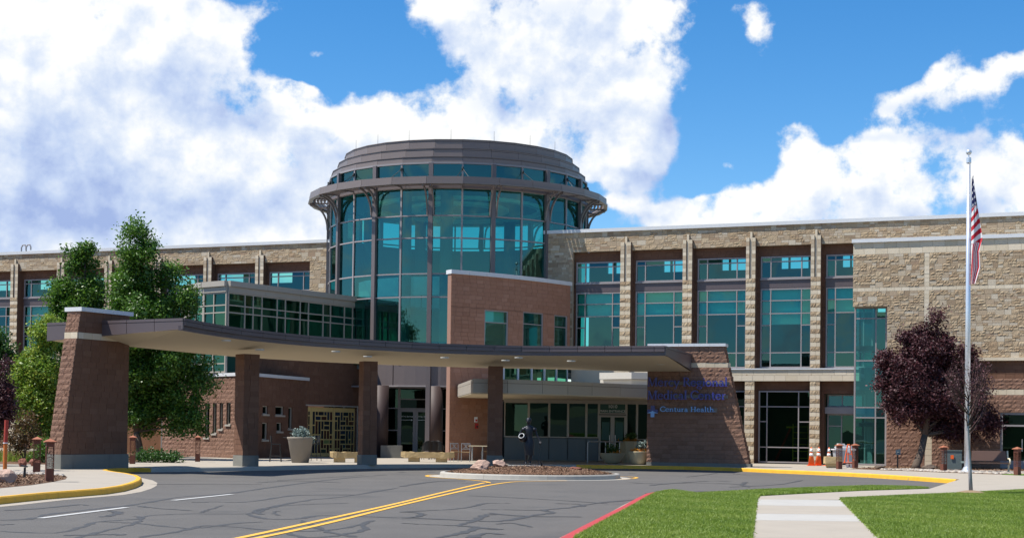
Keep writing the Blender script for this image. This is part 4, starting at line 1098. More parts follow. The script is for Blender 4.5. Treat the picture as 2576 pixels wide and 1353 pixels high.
rf.add([Vector((fs[0].x,fs[0].y,ZT-.01)),Vector((bs[0].x,bs[0].y,ZT-.01)),Vector((PLb.x,PLb.y,ZT-.01)),Vector((PL.x,PL.y,ZT-.01)),Vector((bs[0].x,bs[0].y,ZBk)),Vector((PLb.x,PLb.y,ZBk)),Vector((PL.x,PL.y,ZBk+.2))],[(0,1,2,3),(1,4,5,2),(2,5,6,3)])
rf.build('roof', 'dark_metal', pc)
dl = MB(); ins2 = offset(fs, .05)
for p0, p1, q0, q1 in zip(ins2[:-1], ins2[1:], inset[:-1], inset[1:]):
    dl.hexa([(p0.x,p0.y,ZS-.02),(p1.x,p1.y,ZS-.02),(q1.x,q1.y,ZS-.02),(q0.x,q0.y,ZS-.02),(p0.x,p0.y,ZF),(p1.x,p1.y,ZF),(q1.x,q1.y,ZF),(q0.x,q0.y,ZF)])
dl.build('drip_edge', 'dark_metal', pc)
def panels(pts, zb_list, name='fascia_panel', split=.62):
    for i, (p0,p1) in enumerate(zip(pts[:-1],pts[1:])):
        t = Vector((p1.x-p0.x,p1.y-p0.y,0)).normalized(); nn = Vector((t.y,-t.x,0)); a = p0+t*.010; b = p1-t*.010
        za, zb_ = zb_list[i], zb_list[i+1]; q = MB()
        zm = ZT-.085
        q.hexa([Vector((w_.x,w_.y,z)) for w_, z in ((a+nn*.03,za),(b+nn*.03,zb_),(b-nn*.03,zb_),(a-nn*.03,za),(a+nn*.03,zm-.006),(b+nn*.03,zm-.006),(b-nn*.03,zm-.006),(a-nn*.03,zm-.006))])
        q.hexa([Vector((w_.x,w_.y,z)) for w_, z in ((a+nn*.04,zm+.006),(b+nn*.04,zm+.006),(b-nn*.03,zm+.006),(a-nn*.03,zm+.006),(a+nn*.04,ZT+.015),(b+nn*.04,ZT+.015),(b-nn*.03,ZT+.015),(a-nn*.03,ZT+.015))])
        q.build(name, 'dark_metal', pc)
panels(front, [ZF]*len(front))
lf = [PL.lerp(front[0], k/5) for k in range(6)]; panels(lf, [ZBk+.16+(ZS-ZBk-.14)*k/5 for k in range(6)])
eR = Vector((endR.x,endR.y,ZT)); rt = [front[-1].lerp(eR, k/2) for k in range(3)]; panels(rt, [ZS, (ZS+ZBk)/2+.05, ZBk+.06])
for px, py in ((351,852.5),(569,856),(653,879),(845,883.5),(925,896),(1119,899),(1305,899),(1272,906),(1437,907.5),(1662,915.5)):
    z = ZBk+.2; p = gnd(px, py, z)
    # height of the sloping soffit at this spot
    best = min(range(n), key=lambda i: abs((bs[i]-inset[i]).normalized().cross(Vector((p.x-inset[i].x,p.y-inset[i].y,0))).z))
    for _ in range(4):
        best = min(range(n), key=lambda i: min((inset[i].lerp(bs[i],k/10)-Vector((p.x,p.y,0))).xy.length for k in range(11)))
        kk = min(range(11), key=lambda k: (inset[best].lerp(bs[best],k/10)-Vector((p.x,p.y,0))).xy.length)
        z = ZS+(ZBk-ZS)*kk/10; p = gnd(px, py, z)
    downlight(pc, p, .17)
def brick_column(px, py, s, ang, seed):
    c = gnd(px, py, ZBk); c.z = .15; col = MB(); col.box((c.x,c.y,.15), s-.05, s-.05, ZBk-.15, ang); par = col.build('column', 'brown_mortar', pc)
    q = MB(); q.box((c.x,c.y,.15), s+.03, s+.03, .42, ang); q.build('plinth', 'concrete_base', par)
    for k in range(4):
        t = ang+R(90)*k; u = Vector((math.cos(t),math.sin(t),0)); nn = Vector((u.y,-u.x,0))
        ff = Frame(Vector((c.x,c.y,0))+nn*(s/2-.012)-u*(s/2), u)
        vis = nn.dot(Vector((-c.x,-c.y,0))) > 0
        masonry(par, ff, [.57,ZBk-.0], lambda z: [(0,s)], .2, (.3,.33), st_brown, 'brown_mortar', 40 if vis else 0, seed=seed+k, grand=par, thick_back=False)
brick_column(623, 891, .68, R(40), 80); brick_column(927, 909, .62, R(24), 84); brick_column(1247, 921, .64, R(3), 88)

# --- battered pier carrying the end of the canopy
class Batter(Frame):
    def __init__(s, O, U_, S, z0): super().__init__(O, U_); s.S = S; s.z0 = z0
    def pt(s, u, o, z): return s.O + s.U*u + s.N*o + s.S*(z-s.z0) + Vector((0,0,z))
lw = (Vector((pb_.x-pa_.x,pb_.y-pa_.y,0))).length; ZP = FW.hit(208.6,783)[1]
utop = FW.hit(208.6,783)[0]; slope = utop/(ZP-.15)
pier_t = thing('brick_pier', 'battered brown block pier with grey plinth carrying the near end of the canopy', 'pier', (pa_.x,pa_.y,.15))
ZPL = .64; TH = .60
near = lambda z: max(0, (z-ZPL)*slope) if z > ZPL else 0
bz = (4.56,4.78)
def bandstyle(rough):
    def f(rr, z):
        if bz[0] < z < bz[1]: return ('beige_stone', False, rr.random())
        return ('brown_rough', True, rr.random()) if rough else ('brown_block', False, rr.random())
    return f
masonry(pier_t, FW, [ZPL,bz[0],bz[1],ZP], lambda z: [(near(z)+.02,lw)], .2, (.4,.41), bandstyle(False), 'brown_mortar', 170, seed=91, back=TH)
FE = Batter(pa_-FW.N*TH, FW.N, FW.U*slope, ZPL)
masonry(pier_t, FE, [ZPL,bz[0],bz[1],ZP], lambda z: [(0,TH)], .2, (.22,.4), bandstyle(True), 'brown_mortar', 80, seed=92, back=.1)
q = MB(); q.fbox(FW, -.06, lw+.03, -TH-.05, .05, .15, ZPL); q.build('plinth', 'concrete_base', pier_t)
q = MB(); k = 5; ua_ = near(ZP)-.08
for i in range(k): q.fbox(FW, ua_+(lw+.1-ua_)*i/k+.004, ua_+(lw+.1-ua_)*(i+1)/k-.004, -TH-.09, .09, ZP, ZP+.14)
q.build('coping', 'coping_white', pier_t)

# --- sign wall
ul = F0.hit(1627.5,1060)[0]; utr, ZSG = F0.hit(1821.6,871)
rs = utr/(ZSG-.15); right = lambda z: rs*(z-.15)
sw = thing('sign_wall', 'battered brown block wall with white coping carrying the blue hospital lettering', 'wall', (sr.x-2,sr.y+.6,.15))
z1b, z0b = F0.hit(1790,912)[1], F0.hit(1790,924)[1]
def sg(rough):
    def f(rr, z):
        if z0b < z < z1b: return ('beige_stone', False, rr.random())
        return ('brown_rough', True, rr.random()) if rough else ('brown_block', False, rr.random())
    return f
masonry(sw, F0, [.3,z0b,z1b,ZSG], lambda z: [(ul,right(z))], .2, (.4,.41), sg(True), 'brown_mortar', 260, seed=95, back=.6)
FSd = Batter(sr, -F0.N, F0.U*rs, .15)
masonry(sw, FSd, [.3,z0b,z1b,ZSG], lambda z: [(0.02,.58)], .2, (.28,.30), sg(False), 'brown_mortar', 30, seed=96, back=.1)
q = MB(); q.fbox(F0, ul, .03, -.62, .04, .15, .3); q.build('plinth', 'concrete_base', sw)
q = MB(); ue = right(ZSG)+.08
for i in range(5): q.fbox(F0, ul+(ue-ul)*i/5+.004, ul+(ue-ul)*(i+1)/5-.004, -.68, .08, ZSG, ZSG+.13)
q.build('coping', 'coping_white', sw)

# --- lettering
def arc(cx, cy, rx, ry, a0, a1, n=10): return [(cx+rx*math.cos(R(a0+(a1-a0)*k/n)), cy+ry*math.sin(R(a0+(a1-a0)*k/n))) for k in range(n+1)]
T, TN, SF = .135, .065, .055
stem = lambda x, y0, y1: ([(x,y0),(x,y1)], T)
srf = lambda x0, x1, y: ([(x0,y),(x1,y)], SF)
GL = {
 'M': (1.06,[([(.14,0),(.18,1)],TN),([(.17,.98),(.5,.03)],T),([(.5,.03),(.83,1)],TN),stem(.87,0,1),srf(0,.28,.03),srf(.04,.2,.97),srf(.72,1.02,.03),srf(.82,1.0,.97)]),
 'e': (.60,[(arc(.29,.32,.23,.29,8,330,16),.10),([(.08,.36),(.51,.36)],TN)]),
 'r': (.46,[stem(.15,0,.62),srf(.02,.30,.03),srf(.03,.15,.6),([(.17,.44),(.26,.57),(.40,.58)],.10)]),
 'c': (.53,[(arc(.29,.32,.23,.29,50,315,14),.105)]),
 'y': (.56,[([(.06,.6),(.29,.05)],.12),([(.50,.6),(.22,-.24),(.12,-.30),(.04,-.27)],TN),srf(-.03,.19,.6),srf(.38,.58,.6)]),
 'R': (.78,[stem(.17,0,1),srf(.03,.33,.03),srf(.03,.2,.97),([(.17,.95),(.38,.95)]+arc(.38,.73,.19,.22,90,-90,8)+[(.17,.51)],.09),([(.34,.51),(.66,.04),(.76,.03)],.12)]),
 'g': (.56,[(arc(.25,.40,.18,.20,0,360,14),.09),([(.2,.2),(.12,.1),(.22,.04),(.42,.02)],.08),(arc(.27,-.15,.23,.14,0,360,14),.075),([(.38,.52),(.52,.58)],TN)]),
 'i': (.31,[stem(.16,0,.6),srf(.03,.30,.03),srf(.04,.16,.59),([(.16,.78),(.16,.90)],.13)]),
 'o': (.62,[(arc(.31,.31,.24,.28,0,360,18),.11)]),
 'n': (.68,[stem(.16,0,.6),srf(.03,.29,.03),srf(.04,.16,.59),([(.18,.46),(.28,.57),(.40,.58),(.50,.5),(.52,.38),(.52,.04)],.11),srf(.40,.65,.03)]),
 'a': (.58,[([(.1,.5),(.18,.58),(.30,.6),(.40,.53),(.42,.40),(.42,.06),(.54,.03)],.11),(arc(.25,.17,.17,.15,40,330,12),.09)]),
 'l': (.31,[stem(.16,0,1.03),srf(.03,.30,.03),srf(.03,.16,1.0)]),
 'd': (.64,[(arc(.28,.31,.22,.28,25,335,14),.10),stem(.48,0,1.03),srf(.36,.48,1.0),srf(.48,.60,.03)]),
 'C': (.80,[(arc(.46,.5,.38,.47,42,318,18),.115),srf(.70,.84,.80)]),
 't': (.42,[([(.18,.82),(.18,.1),(.26,.03),(.38,.05)],.12),srf(.04,.36,.6)]),
 'u': (.66,[([(.15,.6),(.15,.16),(.22,.05),(.34,.04),(.46,.14)],.11),stem(.50,.0,.6),srf(.03,.16,.59),srf(.38,.5,.59),srf(.5,.63,.03)]),
 'H': (.92,[stem(.19,0,1),stem(.71,0,1),([(.2,.52),(.7,.52)],.08),srf(.04,.34,.03),srf(.04,.34,.97),srf(.56,.86,.03),srf(.56,.86,.97)]),
 'h': (.68,[stem(.16,0,1.03),srf(.03,.16,1.0),srf(.03,.29,.03),([(.18,.46),(.28,.57),(.40,.58),(.50,.5),(.52,.38),(.52,.04)],.11),srf(.40,.65,.03)]),
 '.': (.3,[([(.12,.02),(.12,.14)],.13)]), ' ': (.33,[])}
def letter(parent, FF, ch, u, z, k, m, o0, o1, ks=1.0):
    adv, strokes = GL[ch]
    if strokes:
        mb = MB()
        for j, (pts, wd) in enumerate(strokes):
            wd *= 1.12; e = .0012*j
            pp = [Vector((a*ks,b)) for a,b in pts]; L = []; Rr = []
            for i, p in enumerate(pp):
                d = (pp[min(i+1,len(pp)-1)]-pp[max(i-1,0)]).normalized(); nrm = Vector((-d.y,d.x))*wd/2; L.append(p+nrm); Rr.append(p-nrm)
            for i in range(len(pp)-1):
                quad = [L[i],Rr[i],Rr[i+1],L[i+1]]; ee = e+.0002*i
                V = [FF.pt(u+c.x*k, o0-ee, z+c.y*k) for c in quad]+[FF.pt(u+c.x*k, o1+ee, z+c.y*k) for c in quad]
                mb.tone = 0; mb.add(V, [(7,6,5,4)]); mb.tone = 1; mb.add(V, [(0,1,2,3),(0,4,5,1),(1,5,6,2),(2,6,7,3),(3,7,4,0)])
        fix_normals(mb.build('letter', m, parent))
    return adv*k*ks
def line(parent, FF, text, px0, py, px1, cap, m, o0, o1):
    u0, z = FF.hit(px0, py, o1); u1 = FF.hit(px1, py, o1)[0]; tot = sum(GL[c][0] for c in text); ks = (u1-u0)/(tot*cap)
    u = u0
    for c in text: u += letter(parent, FF, c, u, z, cap, m, o0, o1, ks)
    return u0, u1, z
sgn = thing('wall_sign', 'raised navy blue serif lettering naming the hospital on the brown sign wall', 'sign', F0.pt(ul+2, .1, 2.5))
capH = F0.hit(1650,948.5)[1]-F0.hit(1650,970.5)[1]
for txt, x0, x1, yb in (('Mercy Regional',1628,1830,970.6),('Medical Center',1627.5,1826,1003.6)):
    uu0, uu1, z = line(sgn, F0, txt, x0, yb, x1, capH, 'sign_letter', .14, .24)
    q = MB(); q.fbox(F0, max(uu0+.9,ul+.5), min(uu1+.06, right(z)-.0), .045, .11, z+capH*.16, z+capH*.52); q.build('raceway', 'raceway', sgn)
sg2 = thing('brand_sign', 'light blue lettering and navy cross emblem below the navy lettering', 'sign', F0.pt(ul+1.6, .1, 2.0))
cap2 = F0.hit(1690,1022)[1]-F0.hit(1690,1034.5)[1]
uu0, uu1, z = line(sg2, F0, 'Centura Health.', 1660, 1034.4, 1801, cap2, 'sign_letter_sky', .12, .20)
q = MB(); q.fbox(F0, uu0-.05, uu1+.03, .045, .085, z-.02, z+cap2*.72); q.build('raceway', 'raceway', sg2)
def polyplate(parent, FF, pts, o0, o1, m, name):
    mb = MB(); n = len(pts); V = [FF.pt(a,o0,b) for a,b in pts]+[FF.pt(a,o1,b) for a,b in pts]
    mb.add(V, [tuple(range(n)), tuple(range(2*n-1,n-1,-1))]+[(i,i+n,(i+1)%n+n,(i+1)%n) for i in range(n)])
    return fix_normals(mb.build(name, m, parent))
eu, ez = F0.hit(1641.5, 1037, .15); s_ = F0.hit(1655,1030)[0]-F0.hit(1628,1030)[0]
E = lambda a, b: (eu+a*s_, ez+b*s_)
polyplate(sg2, F0, [E(-.5,.0),E(.5,.0),E(.5,.26),E(.18,.30),E(.18,.62),E(-.18,.62),E(-.18,.30),E(-.5,.26)], .06, .12, 'sign_navy', 'emblem_cross')
polyplate(sg2, F0, [E(-.5,-.06),E(-.46,-.02),E(-.2,.05),E(0,.16),E(.2,.05),E(.46,-.02),E(.5,-.06),E(.17,-.06),E(.17,-.42),E(-.17,-.42),E(-.17,-.06)], .125, .16, 'sign_sky', 'emblem_arrow')

# small flat print on the glass
def print_text(parent, FF, txt, u, z, h, m='print_white', out=.05, center=True, name='lettering'):
    cu = bpy.data.curves.new('t', 'FONT'); cu.body = txt; cu.size = h/.72; cu.align_x = 'CENTER' if center else 'LEFT'
    o = bpy.data.objects.new('t', cu); COL.objects.link(o); dg = bpy.context.evaluated_depsgraph_get()
    me = bpy.data.meshes.new_from_object(o.evaluated_get(dg)); bpy.data.objects.remove(o)
    M = Matrix(((FF.U.x,0,FF.N.x),(FF.U.y,0,FF.N.y),(0,1,0)))
    off = Vector((0,0,0)); r = parent
    while r is not None: off += r.location; r = r.parent
    P = FF.pt(u,out,z)-off
    for v in me.vertices: v.co = M @ v.co + P
    me.materials.clear(); me.materials.append(MATS[m]); ob = bpy.data.objects.new(name, me); COL.objects.link(ob); ob.parent = parent; return ob
uc_ = (SU(1506)+SU(1575))/2
q = MB(); q.fbox(FS, SU(1508)+.03, SU(1573)-.03, .035, .04, 2.60, 3.07); q.build('sign_panel', 'print_green', tw)
print_text(tw, FS, '1010', uc_, 2.86, .17); print_text(tw, FS, 'MAIN ENTRANCE', uc_, 2.65, .12)
for x in (1023.5, 1066):
    u = HU(x); d = [o for o in rot.children if o.name.startswith('entrance_door')][0 if x < 1040 else 1]
    print_text(d, FD, 'HOSPITAL ENTRANCE', u, 2.32, .075, out=.06)
    q = MB(); q.fbox(FD, u-.32, u+.26, .05, .06, 2.16, 2.18); 
    a_, b_ = FD.pt(u+.32,.055,2.17), FD.pt(u+.22,.055,2.21); q.add([a_, b_, FD.pt(u+.22,.055,2.13)], [(0,1,2)]); q.build('arrow', 'print_white', d)

# ================================================================== VEGETATION HELPERS
def quads_mesh(name, P, A, B, tone, m, parent=None, tri=False):
    """P centres, A/B half axes (n,3): one small face each"""
    n = len(P); k = 3 if tri else 4
    V = np.stack([P-A-B, P+A-B, P+B] if tri else [P-A, P-B*.62+A*.12, P+A, P+B*.62+A*.12], 1).reshape(-1,3)
    off = Vector((0,0,0)); r = parent
    while r is not None: off += r.location; r = r.parent
    V = V-np.array(off)
    me = bpy.data.meshes.new(name); me.vertices.add(n*k); me.loops.add(n*k); me.polygons.add(n)
    me.vertices.foreach_set('co', V.astype(np.float32).ravel()); me.loops.foreach_set('vertex_index', np.arange(n*k, dtype=np.int32))
    me.polygons.foreach_set('loop_start', np.arange(0,n*k,k,dtype=np.int32)); me.polygons.foreach_set('loop_total', np.full(n,k,dtype=np.int32))
    at = me.attributes.new('tone','FLOAT','FACE'); at.data.foreach_set('value', np.clip(tone,0,1).astype(np.float32))
    me.materials.append(MATS[m]); me.update(calc_edges=True); me.validate()
    o = bpy.data.objects.new(name, me); COL.objects.link(o)
    if parent is not None: o.parent = parent
    return o
def rand_dirs(n, up=0.0):
    d = rng.normal(size=(n,3)); d[:,2] += up; return d/np.linalg.norm(d,axis=1,keepdims=True)
def leaves(name, lobes, n, size, m, parent, per=26, sig=.17, hollow=.45, droop=0.0):
    """lobes: (centre Vector, rx, ry, rz)"""
    vol = np.array([a*b*c for _,a,b,c in lobes])**.75; pr = vol/vol.sum(); nc = max(1, n//per)
    idx = rng.choice(len(lobes), nc, p=pr); cen = np.array([tuple(l[0]) for l in lobes])[idx]; rad = np.array([l[1:] for l in lobes])[idx]
    d = rand_dirs(nc); r = hollow+(1-hollow)*rng.random(nc)**.6; bump = 1+.16*rng.normal(size=nc)
    cl = cen+d*rad*(r*bump)[:,None]
    ct = rng.random(nc)*.5
    P = np.repeat(cl, per, 0)+rng.normal(size=(nc*per,3))*np.array([sig,sig,sig*.8]); T_ = np.repeat(ct, per)+rng.random(nc*per)*.5
    nrm = rand_dirs(len(P), .9); t = np.cross(nrm, rand_dirs(len(P))); t /= np.linalg.norm(t,axis=1,keepdims=True); b = np.cross(nrm, t)
    s = size*(.6+.8*rng.random(len(P)))
    t[:,2] -= droop
    o = quads_mesh(name, P, t*s[:,None], b*s[:,None]*.95, T_, m, parent); return o
def lob(lst, Y, dep=1.0):
    out = []
    for (px,py,rx,ry) in lst:
        c = atY(px,py,Y); k = Y/FPX; out.append((c+Vector((0,random.uniform(-.3,.3)*rx*k,0)), rx*k, rx*k*dep, ry*k))
    return out
def tree(name, label, base, lobes, n, size, m, bark='bark', tr=.16, cat='tree', group=None, fork=.35, limbs=9, **kw):
    t = thing(name, label, cat, base, group); base = Vector(base); mb = MB(); cs = [l[0] for l in lobes]
    top = max(cs, key=lambda c: c.z); low = min(c.z-l[3] for c,l in zip(cs,lobes)); 
    f = base.lerp(Vector((base.x*.6+top.x*.4, base.y*.6+top.y*.4, low)), 1.0); f.z = base.z+(low-base.z)*1.05+.3
    mb.tube([base-Vector((0,0,.05)), base+Vector((0,0,.15)), base.lerp(f,.5)+Vector((.04,0,0)), f], [tr*1.5,tr*1.1,tr*.95,tr*.85], 9)
    mb.tube([f, f.lerp(top,.5)+Vector((.1,0,0)), top], [tr*.85,tr*.45,.02], 7)
    for c in sorted(cs, key=lambda c: c.z)[:limbs]:
        s = f.lerp(top, max(0,min(.7,(c.z-f.z)/(top.z-f.z+.01)-.25))); mid = s.lerp(c,.5)-Vector((0,0,.08))
        mb.tube([s, mid, c], [tr*.4,tr*.25,.015], 6)
    mb.build('trunk', bark, t, smooth=True)
    sub_ = []; rr = random.Random(len(name)+int(base.x*10))
    for c, rx, ry, rz in lobes:
        for _ in range(14):
            d = Vector((rr.gauss(0,1),rr.gauss(0,1),rr.gauss(0,1))).normalized(); q = rr.uniform(.25,.98); k = rr.uniform(.28,.48)
            sub_.append((c+Vector((d.x*rx*q,d.y*ry*q,d.z*rz*q)), max(.22,rx*k), max(.22,ry*k), max(.24,rz*k*.9)))
    leaves('crown', sub_, n, size, m, t, **kw); return t

# ================================================================== TREES
B = lambda px, Y, z=.2: Vector((atY(px,1150,Y).x, Y, z))
tree('pear_tree', 'tall pyramidal green tree between the brick pier and the chapel', B(352,69.5),
     lob([(345,640,62,88),(338,585,36,42),(372,760,100,105),(325,730,70,90),(425,955,100,90),(432,800,66,100),(380,900,95,120),(475,1010,55,58),(405,1035,80,48),(300,810,60,60),(450,880,75,70),(360,830,100,90),(345,960,60,90),(345,1050,50,55),(400,980,90,90),(465,1060,60,36)],69.5), 100000, .066, 'leaf_green', hollow=.25)
tree('pear_tree', 'shorter bushy green tree behind the battered brick pier', B(195,73),
     lob([(203,655,40,42),(190,735,70,70),(190,840,80,95),(150,770,36,60),(232,730,36,60),(190,950,70,110),(195,1050,60,60),(215,630,14,22)],73), 54000, .066, 'leaf_green', hollow=.25)
tree('maple_tree', 'small yellow-green tree beside the battered pier', B(95,62),
     lob([(108,835,36,50),(85,920,52,70),(115,960,50,80),(80,1000,55,70),(110,1050,55,50),(60,960,40,50)],62), 36000, .058, 'leaf_lime', tr=.09, hollow=.3)
tree('shade_tree', 'dark green tree at the garden edge behind the red-leaved sapling', B(-15,66),
     lob([(5,890,42,65),(-30,960,65,100),(20,960,35,70),(-20,1050,60,60)],66), 20000, .07, 'leaf_dark', tr=.1, hollow=.3)
tree('plum_sapling', 'small dark red-leaved tree over the red and orange post', B(-12,49.5),
     lob([(-5,975,32,72),(8,1010,26,60),(-10,1060,34,34)],49.5), 11000, .045, 'leaf_plum', tr=.04, hollow=.2, per=18, sig=.10)
pt = tree('plum_tree', 'large dark purple-leaved tree by the stone block wall', Vector(gnd(2305,1177.5,.16)),
     lob([(2358,815,30,42),(2360,870,48,60),(2292,865,42,45),(2250,925,46,44),(2320,950,85,80),(2418,925,44,70),(2285,1030,68,52),(2375,1035,80,66),(2455,1050,52,52),(2222,905,22,20),(2440,985,46,60),(2495,1060,22,34),(2232,970,28,26),(2330,1000,90,80),(2400,1085,70,30),(2330,900,70,70),(2420,1010,70,70)],71.8), 100000, .060, 'leaf_plum', tr=.17, hollow=.25)
# young tree with thin bare branches
yb_ = gnd(2443,1242,.16); yt = thing('young_tree', 'slender young tree with thin branches and sparse red leaves on the lawn', 'tree', yb_)
Yy = yb_.y; A_ = lambda px, py, dy=0: atY(px, py, Yy+dy)
mb = MB(); mb.tube([yb_-Vector((0,0,.05)), A_(2440,1180), A_(2435,1100), A_(2434,1060), A_(2437,990), A_(2440,900)], [.055,.044,.038,.033,.020,.006], 9); mb.build('trunk', 'bark_grey', yt, smooth=True); mb = MB()
mat('mound_earth', (.24,.17,.10), .95, var=.3, vscale=8, bump=.02)
mat('twig', (.085,.045,.042), .9, var=.2)
rr = random.Random(5); tips = []
for k in range(34):
    z0 = rr.uniform(1000,1100) if k < 30 else rr.uniform(930,1040); s = A_(2435+rr.uniform(-2,2), z0); dx = rr.uniform(-62,72); dyy = rr.uniform(-1.0,1.0); h = rr.uniform(60,190)
    ex = 2435+dx; ey = max(885+abs(dx)*.9, z0-h); m1 = A_(2435+dx*.45, z0-(z0-ey)*.32, dyy*.5); e = A_(ex, ey, dyy)
    mb.tube([s, m1, e], [.014,.008,.003], 5); tips += [m1.lerp(e, rr.random()) for _ in range(8)]
    for q in range(4):
        c = m1.lerp(e, rr.uniform(.1,.9)); d = Vector((rr.uniform(-.22,.22),rr.uniform(-.2,.2),rr.uniform(.1,.36))); mb.tube([c, c+d*.5+Vector((0,0,.02)), c+d], [.004,.003,.0015], 4); tips.append(c+d)
mb.build('branches', 'twig', yt, smooth=True)
tp = np.array([tuple(t) for t in tips]); tp = np.repeat(tp, 3, 0)+rng.normal(size=(len(tp)*3,3))*.05
nr = rand_dirs(len(tp)); ta = np.cross(nr, rand_dirs(len(tp))); ta /= np.linalg.norm(ta,axis=1,keepdims=True)
quads_mesh('crown', tp, ta*.030, np.cross(nr,ta)*.024, rng.random(len(tp)), 'leaf_plum', yt)
mb = MB(); mb.lathe((yb_.x,yb_.y,.16), [(.46,0),(.34,.05),(.16,.09),(.05,.10)], 16); mb.build('earth_mound', 'mound_earth', yt)
# shrubs
def shrub(name, label, lobes, n, size, m, base, **kw):
    t = thing(name, label, 'shrub', base); leaves('foliage', lobes, n, size, m, t, per=16, sig=.12, hollow=.2, **kw)
    mb = MB()
    for l in lobes: mb.tube([base, l[0]], [.03,.01], 5)
    mb.build('stem', 'bark', t); return t
shrub('shrub', 'rust-tinged shrub behind the rusty bollards', lob([(62,1095,40,36),(75,1060,30,30),(40,1115,35,28)],60.5), 2600, .05, 'leaf_rust', B(62,60.5))
shrub('shrub', 'leafy bright green shrub against the pier base', lob([(112,1130,20,26),(98,1150,18,14)],59), 900, .05, 'leaf_green', B(108,59))
shrub('juniper', 'low dark juniper shrub in the shade beside the pier', lob([(385,1146,45,12),(430,1150,36,10),(350,1150,25,10)],63.5), 2600, .05, 'leaf_dark', B(390,63.5))

# ================================================================== BEDS, GRASS, PEBBLES, CHIPS
def inpoly(pts, poly):
    x, y = pts[:,0], pts[:,1]; c = np.zeros(len(pts), bool); n = len(poly)
    for i in range(n):
        x0,y0 = poly[i]; x1,y1 = poly[(i+1)%n]
        if y0 == y1: continue
        c ^= ((y0 > y) != (y1 > y)) & (x < (x1-x0)*(y-y0)/(y1-y0)+x0)
    return c
def scatter(poly, n, power=0.0):
    p = np.array(poly); lo, hi = p.min(0), p.max(0); out = np.zeros((0,2))
    while len(out) < n:
        q = lo+rng.random((n*3,2))*(hi-lo); q = q[inpoly(q, poly)]; out = np.vstack([out,q])
    return out[:n]
def grass(poly, n, h, name, label):
    q = scatter(poly, n); P = np.column_stack([q, np.full(n,.165)])
    a = rng.random(n)*2*np.pi; hh = h*(.6+.8*rng.random(n)); lean = rng.normal(size=(n,2))*.022
    w = .006+.004*rng.random(n)
    A = np.column_stack([np.cos(a)*w, np.sin(a)*w, np.zeros(n)]); Bv = np.column_stack([lean, hh/2])
    patch = .5+.5*np.sin(q[:,0]*1.7+np.sin(q[:,1]*1.1)*2)*np.sin(q[:,1]*.9+1.3*np.sin(q[:,0]*.7))
    mow = .5+.5*np.sign(np.sin((q[:,0]*.8+q[:,1]*.6)*3.4)); tone = .05+.40*rng.random(n)+.40*patch*rng.random(n)+.10*mow
    o = quads_mesh(name, P+np.array([0,0,h/2]), A, Bv, tone, 'blade', tri=True); o['kind'] = 'stuff'; tag(o, label, 'grass'); return o
vis_l = lawn_l; lawn_rv = [(p.x,p.y) for p in lawnR[:4]]+[(gnd(x,y,.15).x, gnd(x,y,.15).y) for x,y in ((2620,1300),(2640,1380),(2230,1380),(2207,1353))]
lawn_lv = [(p.x,p.y) for p in rin]+[(p.x,p.y) for p in LG[:-1]]+[(gnd(1890,1375,.15).x,gnd(1890,1375,.15).y)]
grass(lawn_lv, 130000, .055, 'grass', 'mown green grass between the red kerb and the path')
grass(lawn_rv, 170000, .055, 'grass', 'mown green grass around the young tree')
def G2(l, z=.15): return [(gnd(x,y,z).x, gnd(x,y,z).y) for x,y in l]
bedR = G2([(2140,1178.5),(2200,1181),(2290,1184),(2400,1188.5),(2500,1192),(2600,1193),(2600,1172),(2240,1171),(2225,1173.5)])
sheet(bedR, .158, 'mulch_bed', 'mulch', .01)
bedL = G2([(-200,1247),(0,1227),(78,1219.5),(129,1212),(165,1204.5),(168,1200),(160,1196.5),(133,1192.5),(60,1189),(-200,1190)])
sheet(bedL, .158, 'mulch_bed', 'mulch', .01)
gar = [(-60,60),(-60,95),(-16.3,84),(-15.6,62),(-17.0,57.6),(-20,57)]
sheet(gar, .158, 'garden_bed', 'mulch', .01)
strip = [(-60,53.9),(-17.6,53.9),(-17.0,55.6),(-60,55.6)]
sheet(strip, .156, 'service_lane', 'asphalt')
patch = G2([(2520,1193),(2560,1195),(2600,1196),(2600,1191.8),(2540,1191.5)]); sheet(patch, .162, 'lawn', 'lawn', .01)
def chips(poly, n, name, label, zf=None, size=.045):
    q = scatter(poly, n); z = np.full(n,.166) if zf is None else zf(q); P = np.column_stack([q, z+rng.random(n)*.02])
    nr = rand_dirs(n, 1.6); t = np.cross(nr, rand_dirs(n)); t /= np.linalg.norm(t,axis=1,keepdims=True); b = np.cross(nr,t); s = size*(.5+rng.random(n))
    o = quads_mesh(name, P, t*s[:,None], b*s[:,None]*.35, rng.random(n)**1.3, 'chip'); o['kind'] = 'stuff'; tag(o, label, 'mulch'); return o
chips(bedL, 7000, 'wood_chips', 'brown bark chips around the paired rusty bollards')
chips(bedR, 9000, 'wood_chips', 'brown bark chips in the bed along the stone block')
def pebbles(poly, n, label, zz=.165, s0=.05):
    q = scatter(poly, n); mb = MB(); rr = random.Random(3)
    for x, y in q:
        s = s0*rr.uniform(.6,1.6); mb.tone = rr.random(); c = Vector((x,y,zz+s*.2)); V = []
        a0 = rr.random()*3; ex = rr.uniform(.8,1.5)
        for k in range(6): a = a0+k*math.pi/3; V.append(c+Vector((math.cos(a)*s*ex, math.sin(a)*s, 0)))
        for k in range(6): a = a0+k*math.pi/3; V.append(c+Vector((math.cos(a)*s*.6*ex, math.sin(a)*s*.6, s*.55)))
        mb.add(V, [(k,(k+1)%6,6+(k+1)%6,6+k) for k in range(6)]+[(6,7,8,9,10,11)])
    o = mb.build('pebbles', 'pebble'); o['kind'] = 'stuff'; tag(o, label, 'pebbles'); return o
